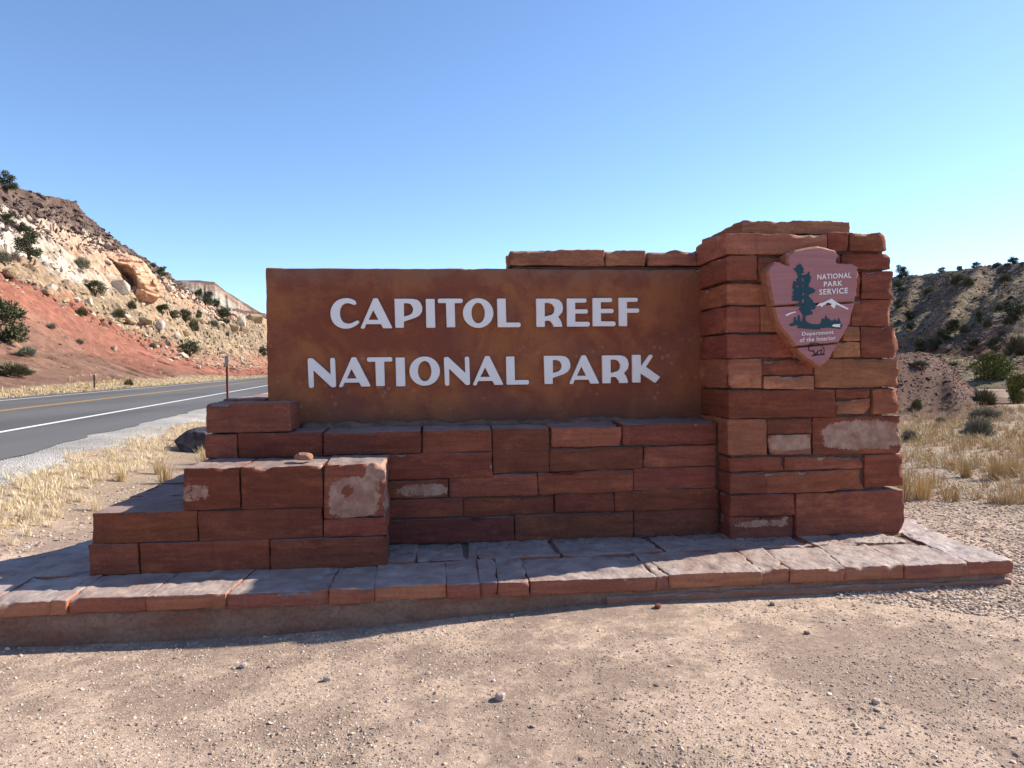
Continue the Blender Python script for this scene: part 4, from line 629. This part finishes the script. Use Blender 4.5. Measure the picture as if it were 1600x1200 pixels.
# outcrop with the shadowed alcove
def poly_sd(poly, px, pz):
    """signed distance to a closed outline, positive inside"""
    P = np.array(poly); d = np.full(px.shape, 1e9); ins = np.zeros(px.shape, bool)
    for k in range(len(P)):
        a, c = P[k-1], P[k]; e = c-a; t = np.clip(((px-a[0])*e[0]+(pz-a[1])*e[1])/(e@e), 0, 1); d = np.minimum(d, np.hypot(px-a[0]-t*e[0], pz-a[1]-t*e[1]))
        cr_ = ((a[1] > pz) != (c[1] > pz)) & (px < (c[0]-a[0])*(pz-a[1])/(c[1]-a[1]+1e-12)+a[0]); ins ^= cr_
    return np.where(ins, d, -d)
def outcrop():
    # massive rounded bluff, 14 m deep, with a deep alcove under its brow
    P = np.array(OUTLINE); x = np.arange(P[:, 0].min()-1, P[:, 0].max()+1, .16); z = np.arange(P[:, 1].min()-1, P[:, 1].max()+1, .16); Xg, Zg = np.meshgrid(x, z, indexing='ij')
    wx, wz = Xg+.5*fbm(Xg*.5, Zg*.5, 0, 511, 3), Zg+.4*fbm(Xg*.5, Zg*.5, 0, 512, 3); sd_ = poly_sd(OUTLINE, wx, wz); sa = poly_sd(ALCOVE, wx, wz)
    Dp = 4.2*np.sqrt(np.clip(sd_/3.2, 0, 1))+.9*fbm(Xg*.3, Zg*.6, 0, 513, 5)+.8*(cells(Xg*.25+.2*Zg, Zg*.7, 514)[1]-.5)*sst(.3, 1.2, sd_)+.3*fbm(Xg*1.3, Zg*1.8, 0, 518, 3); rec = sst(0, .55, sa)*(1.2+2.6*sst(0, 3, sa)); k_ = sst(0, .5, sa); Dp = Dp-rec*1.9
    Dp = Dp-.8*(1-np.clip(np.abs(vn(Xg*.30+.1*Zg, Zg*.06, 0, 515))*7, 0, 1))-.5*(1-np.clip(np.abs(vn(Xg*.05, Zg*.55, 0, 519))*6, 0, 1))
    keep = sd_ > 0; idx = -np.ones(Xg.shape, int); idx[keep] = np.arange(keep.sum()); nv = keep.sum(); V = np.stack([Xg[keep], -Dp[keep], Zg[keep]], -1)
    q = np.stack([idx[:-1, :-1], idx[1:, :-1], idx[1:, 1:], idx[:-1, 1:]], -1).reshape(-1, 4); q = q[(q >= 0).all(1)]
    e = np.concatenate([q[:, [0, 1]], q[:, [1, 2]], q[:, [2, 3]], q[:, [3, 0]]]); key = np.sort(e, 1); u_, inv, cnt = np.unique(key, axis=0, return_inverse=True, return_counts=True); be = e[cnt[inv.ravel()] == 1]
    Vb = V.copy(); Vb[:, 1] = 14+Vb[:, 1]*.1; Vb[:, 0] *= .92; Vb[:, 2] = Vb[:, 2]*.9-.4; side = np.stack([be[:, 1], be[:, 0], be[:, 0]+nv, be[:, 1]+nv], -1)
    c = np.tile(np.array((.56, .345, .23)), (nv, 1)); m = sst(-.1, .3, fbm(V[:, 0]*.25, V[:, 2]*.7, 0, 516, 4))[:, None]; c = c*(1-.7*m)+np.array((.50, .27, .165))*.7*m
    pl_ = sst(2.5, -1.5, V[:, 0]+1.5)[:, None]*k_[keep][:, None]; c = c*(1-.7*pl_)+np.array((.55, .43, .34))*.7*pl_; kr = (k_[keep]*sst(-.5, 2.5, V[:, 0]))[:, None]; c = c*(1-.8*kr)+np.array((.36, .145, .085))*.8*kr  # alcove shade put into the colour on its right side, left wall paler
    return mesh_np('sandstone_outcrop', np.concatenate([V, Vb]), [q, side, q[:, ::-1]+nv], M_HL, False, {'soil': np.concatenate([c, c])})
# ---------------------------------------------------------------- rubble and pebbles (uncountable)
def scatter_rocks(name, pts, size, cols, mat, I=I1, flat_=.6, soil='soil'):
    V, F = I; n = len(pts); nv = len(V)
    sc = size[:, None]*np.stack([RNG.uniform(.7, 1.3, n), RNG.uniform(.7, 1.3, n), RNG.uniform(.6, 1.1, n)*flat_], -1); an = RNG.uniform(0, 6.28, n); tl = RNG.uniform(-.4, .4, n)
    P = V[None]*(1+.35*RNG.uniform(-1, 1, (n, nv)))[..., None]*sc[:, None]
    x, y, z = P[..., 0], P[..., 1], P[..., 2]; x, z = x*np.cos(tl)[:, None]-z*np.sin(tl)[:, None], x*np.sin(tl)[:, None]+z*np.cos(tl)[:, None]
    c, s_ = np.cos(an)[:, None], np.sin(an)[:, None]; P = np.stack([x*c-y*s_, x*s_+y*c, z], -1)+pts[:, None]
    FF = (F[None]+(np.arange(n)*nv)[:, None, None]).reshape(-1, 3); C = np.repeat(cols, nv, axis=0)
    return mesh_np(name, P.reshape(-1, 3), FF, mat, False, {'soil': C})
def octa(): 
    return np.array([(1, 0, 0), (-1, 0, 0), (0, 1, 0), (0, -1, 0), (0, 0, 1), (0, 0, -1), ], float), np.array([(0, 2, 4), (2, 1, 4), (1, 3, 4), (3, 0, 4), (2, 0, 5), (1, 2, 5), (3, 1, 5), (0, 3, 5)])
I0 = octa()
n = 17000; s = 55*np.exp(RNG.uniform(0, 1.85, n)); t = RNG.uniform(22, 67, n); x, y = xy(s, t); z, q = hill_h(x, y)
cl = fbm(s*.08, t*.15, 0, 333, 3); k = ((q > 1.85)|(s > 125)) & (RNG.uniform(0, 1, n) < np.where(q > 3.9, 1.0, .45+1.6*cl+.5*sst(120, 170, s))) | ((q < 1.2) & (s < 85) & (RNG.uniform(0, 1, n) < .35)); x, y, z, q, s = x[k], y[k], z[k], q[k], s[k]
sz = np.where(q > 3.9, RNG.lognormal(-.80, .50, len(x)), RNG.lognormal(-1.35, .62, len(x)))*.60*(s/120)**.45*np.where(q < 1.5, .5, 1)
cb = np.where((q < 1.5)[:, None], np.array((.19, .105, .078)), np.where((q > 3.95)[:, None], np.array((.115, .082, .07)), np.where((RNG.uniform(0, 1, len(x)) < .45)[:, None], np.array((.46, .39, .31)), np.where((RNG.uniform(0, 1, len(x)) < .6)[:, None], np.array((.34, .255, .16)), np.array((.25, .16, .12))))))
cb = cb*RNG.uniform(.75, 1.25, (len(x), 1))
tag(link('talus_rubble', scatter_rocks('talus_rubble', np.stack([x, y, z+sz*.1], -1), sz, cb, M_PB, I1, .6)), 'broken rock rubble strewn over the red hill', kind='stuff')
n = 9000; a = RNG.uniform(28, 46, n); d = RNG.uniform(48, 160, n); x, y = d*np.sin(np.radians(a)), d*np.cos(np.radians(a)); z = ridge_h(x, y)
sz = RNG.lognormal(-2.35, .5, n)*(.6+.5*d/100); cb = np.where((RNG.uniform(0, 1, n) < .5)[:, None], np.array((.085, .066, .06)), np.array((.19, .15, .115)))*RNG.uniform(.7, 1.3, (n, 1))
tag(link('slope_rubble', scatter_rocks('slope_rubble', np.stack([x, y, z], -1), sz, cb, M_PB, I1, .7)), 'dark rocks littering the shaded right hill', kind='stuff')
# outcrop
o = link('sandstone_outcrop', outcrop(), loc=OUTC, rot=(0, 0, -math.atan2(OUTF[0], OUTF[1]))); tag(o, 'big orange sandstone outcrop with a shadowed alcove on the left hill', 'outcrop')
def scrub(name, pts, w_, mat, label, seed):
    g = np.random.default_rng(seed); nb = 46; n = len(pts)*nb; d = g.normal(size=(n, 3)); d[:, 2] = np.abs(d[:, 2]); d /= np.linalg.norm(d, axis=1, keepdims=True); W = np.repeat(w_, nb)[:, None]
    p1 = np.repeat(pts, nb, 0)+d*W*np.array([.5, .5, .55])*g.uniform(.5, 1, (n, 1)); p0 = p1-d*W*.25; b_ = np.cross(d, g.normal(size=(n, 3))); b_ /= np.linalg.norm(b_, axis=1, keepdims=True); b_ *= W*.09
    V = np.stack([p0-b_, p0+b_, p1], 1).reshape(-1, 3); t_ = np.repeat(np.clip(np.repeat(g.normal(.5, .25, len(pts)), nb)+g.normal(0, .15, n), 0, 1), 3)
    tag(link(name, mesh_np(name, V, np.arange(n*3).reshape(-1, 3), mat, False, {'tone': t_})), label, kind='stuff')
n = 1100; s = 60*np.exp(RNG.uniform(0, 1.7, n)); t = RNG.uniform(28, 68, n); x, y = xy(s, t); z, q = hill_h(x, y); k = ((q > 2)|(s > 130)) & (fbm(s*.07, t*.12, 0, 341, 2) > RNG.uniform(-.5, .5, n)); x, y, z, s = x[k], y[k], z[k], s[k]
scrub('low_scrub', np.stack([x, y, z], -1), RNG.uniform(.3, .9, len(x))*(s/110)**.5, M_DB, 'low grey green scrub dotted over the red hill', 342)
n = 450; a = RNG.uniform(28, 46, n); d = RNG.uniform(54, 160, n); x, y = d*np.sin(np.radians(a)), d*np.cos(np.radians(a)); scrub('hillside_scrub', np.stack([x, y, ridge_h(x, y)], -1), RNG.uniform(.3, .8, n), M_DB, 'low scrub dotted over the shaded right hill', 343)
n = 12000; a = RNG.uniform(26, 40.5, n); d = RNG.uniform(22.5, 38, n); x, y = d*np.sin(np.radians(a)), d*np.cos(np.radians(a)); z = ground_h(x, y); k = z > .25; x, y, z = x[k], y[k], z[k]; n = len(x)
tag(link('mound_rubble', scatter_rocks('mound_rubble', np.stack([x, y, z], -1), RNG.lognormal(-3.75, .5, n), np.where((RNG.uniform(0, 1, n) < .1)[:, None], np.array((.40, .33, .28)), np.array((.115, .062, .048)))*RNG.uniform(.6, 1.4, (n, 1)), M_PB, I0, .7)), 'small red rocks covering the mound', kind='stuff')
# pebbles in front of and beside the sign
def peb(name, n, gen, smin, smax, label):
    x, y = gen(n); ok = ~((x > -3.42) & (x < 3.78+.2*(y-4.43)) & (y > 4.44) & (y < 7.0)); x, y = x[ok], y[ok]; n = len(x); z = ground_h(x, y)
    u = RNG.uniform(0, 1, n); sz = smin*(smax/smin)**(u**1.5); cl = RNG.choice(4, n, p=[.42, .28, .2, .1]); cols = np.array([(.37, .28, .215), (.50, .385, .29), (.25, .19, .165), (.60, .52, .44)])[cl]*RNG.uniform(.8, 1.2, (n, 1))
    tag(link(name, scatter_rocks(name, np.stack([x, y, z+sz*.12], -1), sz, cols, M_PB, I0 if smax < .012 else I1, .62)), label, kind='stuff')
def g1(n):
    d = 1.7*(6.2/1.7)**RNG.uniform(0, 1, n); a = np.radians(RNG.uniform(-44, 54, n)); x, y = d*np.sin(a), d*np.cos(a); k = fbm(x*1.0, y*1.6, 0, 201, 4) > RNG.uniform(-.42, .30, n); return x[k], y[k]
def g2(n):
    d = 5*(15/5)**RNG.uniform(0, 1, n); a = np.radians(RNG.uniform(30, 47, n)); return d*np.sin(a), d*np.cos(a)
def g3(n):
    d = 5*(14/5)**RNG.uniform(0, 1, n); a = np.radians(RNG.uniform(-44, -18, n)); x, y = d*np.sin(a), d*np.cos(a); s, t = st(x, y); k = t < 4.2; return x[k], y[k]
peb('fine_gravel', 120000, g1, .0026, .0085, 'fine loose gravel on the ground in front of the sign')
peb('gravel', 5000, g1, .005, .014, 'coarser gravel scattered in front of the sign')
def g4(n):
    x = RNG.uniform(-.8, 3.6, n); y = 5.5-np.abs(RNG.normal(0, .12, n))-.22*(x > 2.2); return x, y
_x, _y = g4(1400); _k = _y > 4.6; _x, _y = _x[_k], _y[_k]; tag(link('slab_grit', scatter_rocks('slab_grit', np.stack([_x, _y, np.full(len(_x), .198)], -1), RNG.uniform(.002, .007, len(_x)), np.array((.16, .12, .105))*RNG.uniform(.6, 1.5, (len(_x), 1)), M_PB, I0, .7)), 'grit collected along the foot of the low wall', kind='stuff')
peb('side_gravel', 22000, g2, .005, .018, 'grey gravel beside the right end of the sign')
peb('verge_gravel', 9000, g3, .005, .022, 'gravel left of the steps')
for x, y, w_, c, lb in ((1.34, 4.30, .05, (.20, .085, .06), 'reddish stone at the foot of the slab near the middle'),
        (.29, 3.30, .06, (.46, .37, .31), 'largest pale stone low in the middle of the gravel'), (-1.01, 3.99, .045, (.46, .40, .35), 'small pale stone in front of the shadow at left'),
        (-.87, 3.96, .024, (.26, .20, .17), 'tiny dark stone right beside the small pale stone'), (-.54, 3.72, .045, (.48, .40, .34), 'flat light stone on the gravel left of the middle'),
        (2.05, 4.27, .04, (.27, .21, .185), 'brown stone close to the slab under the pillar'), (2.01, 3.78, .032, (.27, .21, .185), 'small brown stone a step out from the pillar'), (1.89, 2.96, .04, (.50, .41, .35), 'pale stone near the lower right corner')):
    o = link('loose_stone', rock('loose_stone', w_, w_*.8, w_*.6, random.randint(1, 999), M_RK, I2), loc=(x, y, float(ground_h(np.array(x), np.array(y)))), rot=(0, 0, random.uniform(0, 3)), color=c); tag(o, lb, 'stone', 'loose stones on the gravel')
o = link('loose_stone', rock('loose_stone', .125, .09, .055, 33, M_RK, I3), loc=(-.872, 5.13, .889), rot=(0, 0, .1), color=(.33, .17, .115)); tag(o, 'small loose rock resting on top of the stepped wall', 'stone')
bm = bmesh.new(); _g = np.random.default_rng(5); _c = np.array(BASALT).mean(0)
for p in BASALT:
    for dy, k in ((-.30, .72), (-.12, 1.0), (.25, .95), (.45, .6)): bm.verts.new(Vector(_c+(np.array(p)-_c)*k*_g.uniform(.95, 1.03)+np.array((0, dy, 0))))
bmesh.ops.convex_hull(bm, input=bm.verts); bmesh.ops.delete(bm, geom=[v for v in bm.verts if not v.link_faces], context='VERTS'); bmesh.ops.bevel(bm, geom=bm.edges[:], offset=.012, segments=1, affect='EDGES')
_m = bpy.data.meshes.new('basalt_boulder'); bm.to_mesh(_m); bm.free(); _m.materials.append(M_BS); tag(link('basalt_boulder', _m), 'black angular boulder behind the left end of the low wall', 'boulder')
# ---------------------------------------------------------------- posts
def post_mesh(w_, d_, h_, mat): return boxmesh('post', [(-w_/2, w_/2, -d_/2, d_/2, 0, h_)], mat)
px_, py_ = xy(26.6, 4.45); p = tag(empty('marker_post', (px_, py_, .27)), 'rust red roadside post with a small grey plate on top', 'post')
link('pole', boxmesh('pole', [(-.035, .035, -.006, .006, -.2, 1.42), (-.035, -.027, -.028, -.006, -.2, 1.42), (.027, .035, -.028, -.006, -.2, 1.42)], M_PO), p); link('plate', boxmesh('plate', [(-.062, .062, -.036, -.030, 1.40, 1.74)], M_RF), p)
for zz in (1.46, 1.68): link('bolt', boxmesh('bolt', [(-.012, .012, -.042, -.036, zz-.012, zz+.012)], M_PO), p)
px_, py_ = xy(53.5, 17.3); p = tag(empty('delineator_post', (px_, py_, .31)), 'thin dark post on the far verge below the red cut', 'post')
link('pole', boxmesh('pole', [(-.045, .045, -.02, .02, -.2, 1.0)], M_PS), p); link('reflector', boxmesh('reflector', [(-.035, .035, -.026, -.021, .86, .97)], M_PO), p)
# ---------------------------------------------------------------- shrubs and trees
def leaf_cloud(name, centres, radii, n, size, mat, seed, flatz=1.0, up=0.0):
    g = np.random.default_rng(seed); k = g.integers(0, len(centres), n); c = np.array(centres)[k]; r = np.array(radii)[k]
    d = g.normal(size=(n, 3)); d /= np.linalg.norm(d, axis=1, keepdims=True); rad = g.uniform(0, 1, n)**.42; p = c+d*(r*rad)[:, None]*np.array([1, 1, flatz])
    a = g.normal(size=(n, 3)); a[:, 2] += up; a /= np.linalg.norm(a, axis=1, keepdims=True); b = np.cross(a, g.normal(size=(n, 3))); b /= np.linalg.norm(b, axis=1, keepdims=True)
    s = size*g.uniform(.6, 1.4, n)[:, None]; V = np.stack([p-b*s*.5, p+b*s*.5, p+a*s*1.5+d*s*.5], 1).reshape(-1, 3); F = np.arange(n*3).reshape(-1, 3)
    tone_ = np.repeat(np.clip(g.normal(.45, .22, n)+.18*(g.uniform(0, 1, len(centres))[k]-.5), 0, 1), 3); return mesh_np(name, V, F, mat, False, {'tone': tone_})
def juniper_proto(seed, mat, n=3200, lump=22):
    g = np.random.default_rng(seed); cs, rs = [], []
    for i in range(lump):
        h = g.uniform(.14, .84); wd = .36*math.sqrt(max(.06, 1-((h-.42)/.55)**2)); a = g.uniform(0, 6.28); r = g.uniform(.25, 1.0)*wd
        cs.append((r*math.cos(a), r*math.sin(a), h)); rs.append(g.uniform(.12, .20))
    crown = leaf_cloud('crown', cs, rs, n, .034, mat, seed, .85, .6)
    cu_ = []
    for i in range(5):
        c = cs[i*2]; cu_.append(((0, 0, -.05), (c[0]*.25, c[1]*.25, .2), c))
    V, F = [], []
    for L in cu_:
        rr = [.035, .024, .008]; base_ = len(V)
        for (x, y, z), r in zip(L, rr): V += [(x+r*math.cos(t_), y+r*math.sin(t_), z) for t_ in np.linspace(0, 6.283, 7)[:-1]]
        for k in range(2):
            for j in range(6): F.append([base_+k*6+j, base_+k*6+(j+1) % 6, base_+(k+1)*6+(j+1) % 6, base_+(k+1)*6+j])
    return crown, mesh_np('trunk', V, np.array(F), M_BR)
def bush_proto(seed, mat, n=900, twig=True):
    g = np.random.default_rng(seed); a = g.uniform(0, 6.28, n); el = np.arcsin(g.uniform(.12, 1, n)); r = g.uniform(.35, 1, n)**.6
    d = np.stack([np.cos(a)*np.cos(el)*.5, np.sin(a)*np.cos(el)*.5, np.sin(el)*.95], -1); lum = 1+.28*fbm(d[:, 0]*4, d[:, 1]*4, d[:, 2]*4, seed, 2); p1 = d*(r*lum)[:, None]; p0 = p1*(.55+.2*g.uniform(0, 1, n))[:, None]
    b = np.cross(d, g.normal(size=(n, 3))); b /= np.linalg.norm(b, axis=1, keepdims=True); wv = .014*g.uniform(.6, 1.8, n)[:, None]
    V = np.stack([p0-b*wv, p0+b*wv, p1+g.normal(size=(n, 3))*.02], 1).reshape(-1, 3); return mesh_np('shrub', V, np.arange(n*3).reshape(-1, 3), mat, False, {'tone': np.repeat(np.clip(g.normal(.5, .25, n), 0, 1), 3)})
JP = [juniper_proto(900+i, M_JU) for i in range(4)]; BJP = [juniper_proto(930+i, M_BJ, 7000, 26) for i in range(2)]
SP, DP, XP = [bush_proto(950+i, M_SG, 1300) for i in range(3)], [bush_proto(960+i, M_DB, 1300) for i in range(3)], [bush_proto(970, M_DD, 500)]
def plant(kind, x, y, w_, h_, lb, z, group):
    rz = random.uniform(0, 6.28); sc = (w_*1.08, w_*1.08, h_*1.12)
    if kind in ('juniper', 'brightjuniper'):
        cr_, tr = random.choice(JP if kind == 'juniper' else BJP); o = tag(empty('juniper_tree', (x, y, z-.08*h_)), lb, 'tree', group); o.rotation_euler.z = rz; o.scale = sc; link('crown', cr_, o); link('trunk', tr, o)
    else:
        nm = {'sage': 'sagebrush', 'drybush': 'dry_bush', 'deadbush': 'dead_bush'}[kind]; o = link(nm, random.choice({'sage': SP, 'drybush': DP, 'deadbush': XP}[kind]), loc=(x, y, z-.05*h_), rot=(0, 0, rz), scale=(w_*1.05, w_*1.05, h_*1.3)); tag(o, lb, 'shrub', group)
for k, x, y, w_, h_, lb in PLANT_L: plant(k, x, y, w_, h_, lb, float(hill_h(np.array(x), np.array(y))[0]), 'bushes on the red hill')
for k, x, y, w_, h_, lb in PLANT_R: plant(k, x, y, w_, h_, lb, float(ridge_h(np.array(x), np.array(y))), 'bushes on the shaded hill')
for k, x, y, w_, h_, lb in PLANT_G: plant(k, x, y, w_, h_, lb, float(ground_h(np.array(x), np.array(y))), 'bushes in the dry grass field')
# ---------------------------------------------------------------- dry grass
def grass_mesh(name, pts, hgt, nb, spread, wid, seed, tonem=.5):
    g = np.random.default_rng(seed); n = len(pts)*nb; P = np.repeat(pts, nb, 0); H = np.repeat(hgt, nb)*g.uniform(.45, 1.1, n); a = g.uniform(0, 6.28, n); r = np.repeat(hgt, nb)*spread*g.uniform(0, 1, n)**.7
    base_ = P+np.stack([np.cos(a)*r*.35, np.sin(a)*r*.35, np.zeros(n)-.01], -1); a2 = a+g.normal(0, .5, n); lean = g.uniform(.15, 1, n)*r
    mid = base_+np.stack([np.cos(a2)*lean*.4, np.sin(a2)*lean*.4, H*.6], -1); tip = base_+np.stack([np.cos(a2)*lean*1.15, np.sin(a2)*lean*1.15, H*g.uniform(.75, 1.0, n)], -1)
    b = np.stack([-np.sin(a2+g.normal(0, .8, n)), np.cos(a2), np.zeros(n)], -1)*(wid*g.uniform(.6, 1.4, n))[:, None]
    V = np.stack([base_-b, base_+b, mid+b*.8, mid-b*.8, tip], 1).reshape(-1, 3); i = np.arange(n)*5
    F = [np.stack([i, i+1, i+2, i+3], -1), np.stack([i+3, i+2, i+4], -1)]; pt = np.repeat(g.normal(tonem, .16, len(pts)), nb); return mesh_np(name, V, F, M_GS, False, {'tone': np.repeat(np.clip(pt+g.normal(0, .15, n), 0, 1), 5)})
O1 = np.zeros((1, 3))
GP = [grass_mesh('grass_tuft', O1, np.array([.40]), 150, .75, .0022, 700+i, .55) for i in range(4)]; OP = [grass_mesh('grass_tuft', O1, np.array([.42]), 170, .62, .0026, 720+i, .12) for i in range(2)]
def tuft(x, y, h_, lb, protos, group):
    o = link('grass_tuft', random.choice(protos), loc=(x, y, float(ground_h(np.array(x), np.array(y)))), rot=(0, 0, random.uniform(0, 6.28)), scale=(h_/.4,)*3); tag(o, lb, 'grass', group)
TUFTS = [(-3.62, 12.1, .56, 'tall straw tuft in front of the black boulder', 0), (-3.62, 8.3, .36, 'pale straw tuft left of the black boulder', 0), (-3.9, 7.6, .34, 'pale straw tuft in the middle of the roadside grass band', 0), (-4.2, 7.0, .32, 'straw tuft at the upper left of the steps', 0),
    (-4.05, 6.2, .34, 'bushy straw tuft above the left end of the steps', 0), (-4.35, 6.3, .26, 'shorter straw tuft left of the bushy one', 0), (-4.6, 5.9, .24, 'straw tuft near the left edge of the picture', 0), (-4.72, 5.55, .26, 'straw tuft cut by the left edge of the picture', 0),
    (-3.35, 11.6, .52, 'orange brown grass bush behind the single wall block', 1), (-3.9, 11.0, .34, 'orange low grass left of the boulder beside the gravel', 1), (-3.55, 10.2, .36, 'orange low grass above the black boulder', 1), (-4.1, 10.2, .26, 'small orange grass at the edge of the grey gravel', 1),
    (5.05, 7.45, .50, 'orange dry weed clump right of the pillar base', 1), (5.35, 7.55, .44, 'right half of the weed clump by the pillar base', 1), (4.85, 7.6, .36, 'weeds at the corner of the pillar', 1), (5.6, 7.35, .2, 'low weeds at the right end of the clump', 1),
    (7.25, 8.75, .46, 'golden weed clump at the right edge of the picture', 1), (7.0, 9.0, .34, 'golden weeds left of the clump at the right edge', 1), (7.6, 8.9, .42, 'outer golden weeds cut by the right edge', 1), (5.9, 9.1, .34, 'golden weeds behind the clump by the pillar', 1)]
for x, y, h_, lb, k in TUFTS: tuft(x, y, h_*(.85 if k else .62), lb, OP if k else GP, 'grass tufts around the sign')
# uncountable cover
n = 3600; d = 9.2*(30/9.2)**RNG.uniform(0, 1, n); a = np.radians(RNG.uniform(28, 47, n)); x, y = d*np.sin(a), d*np.cos(a); k = fbm(x*.45, y*.45, 0, 301, 3) > RNG.uniform(-.5, .42, n)-.15*sst(10, 13, d); k &= ground_h(x, y) < .28; x, y, d = x[k], y[k], d[k]
tag(link('dry_grass', grass_mesh('dry_grass', np.stack([x, y, ground_h(x, y)], -1), RNG.uniform(.07, .26, len(x)), 28, .9, .0030, 801, .22)), 'field of dry straw coloured grass right of the pillar', kind='stuff')
n = 1900; s = 4.5*(34/4.5)**RNG.uniform(0, 1, n); t = RNG.triangular(2.95, 3.45, 4.25, n)+.12*vn(s*.7, 0, 0, 304); x, y = xy(s, t); k = (fbm(x*.8, y*.8, 0, 302, 3) > RNG.uniform(-.8, .4, n)) & (t < 4.6) & ~((x > -2.3) & (y < 7.1)); x, y = x[k], y[k]
tag(link('verge_grass', grass_mesh('verge_grass', np.stack([x, y, ground_h(x, y)], -1), RNG.uniform(.05, .17, len(x)), 34, .95, .0022, 802, .7)), 'pale straw grass along the near verge of the road', kind='stuff')
n = 1500; s = 20*(330/20)**RNG.uniform(0, 1, n); t = RNG.uniform(16.5, 18.6, n); x, y = xy(s, t); z = hill_h(x, y)[0]
tag(link('far_verge_grass', grass_mesh('far_verge_grass', np.stack([x, y, z], -1), RNG.uniform(.12, .34, n), 18, .9, .012, 803, .45)), 'dry grass strip along the far side of the road', kind='stuff')
n = 1300; s = 42*np.exp(RNG.uniform(0, .9, n)); t = RNG.uniform(18, 33, n); x, y = xy(s, t); z, q = hill_h(x, y); k = fbm(x*.2, y*.2, 0, 305, 3) > RNG.uniform(-.1, .7, n); x, y, z = x[k], y[k], z[k]
tag(link('slope_grass', grass_mesh('slope_grass', np.stack([x, y, z], -1), RNG.uniform(.15, .4, len(x)), 18, .9, .012, 804, .45)), 'sparse dry grass on the lower red slope', kind='stuff')
n = 9000; a = RNG.uniform(28, 46, n); d = RNG.uniform(54, 160, n); x, y = d*np.sin(np.radians(a)), d*np.cos(np.radians(a)); k = fbm(x*.07, y*.07, 0, 306, 3) > RNG.uniform(-.6, .6, n); x, y = x[k], y[k]; z = ridge_h(x, y)
tag(link('hillside_grass', grass_mesh('hillside_grass', np.stack([x, y, z], -1), RNG.uniform(.12, .30, len(x)), 9, .9, .022, 805, .0)), 'tufted pale grass over the shaded right hill', kind='stuff')
n = 2600; d = 7.6*(70/7.6)**RNG.uniform(0, 1, n); a = np.radians(RNG.uniform(-17, 29, n)); x, y = d*np.sin(a), d*np.cos(a); s, t = st(x, y); k = (t < 3.9) & (fbm(x*.3, y*.3, 0, 311, 3) > RNG.uniform(-.6, .3, n)); x, y = x[k], y[k]
tag(link('back_grass', grass_mesh('back_grass', np.stack([x, y, ground_h(x, y)], -1), RNG.uniform(.08, .3, len(x)), 20, .9, .004, 806, .4)), 'dry grass on the flat behind the sign', kind='stuff')
n = 220; d = RNG.uniform(14, 80, n); a = np.radians(RNG.uniform(-16, 27, n)); x, y = d*np.sin(a), d*np.cos(a); s, t = st(x, y); k = t < 2.5; x, y = x[k], y[k]
scrub('back_scrub', np.stack([x, y, ground_h(x, y)], -1), RNG.uniform(.3, .8, len(x)), M_SG, 'sage scrub on the flat behind the sign', 344)
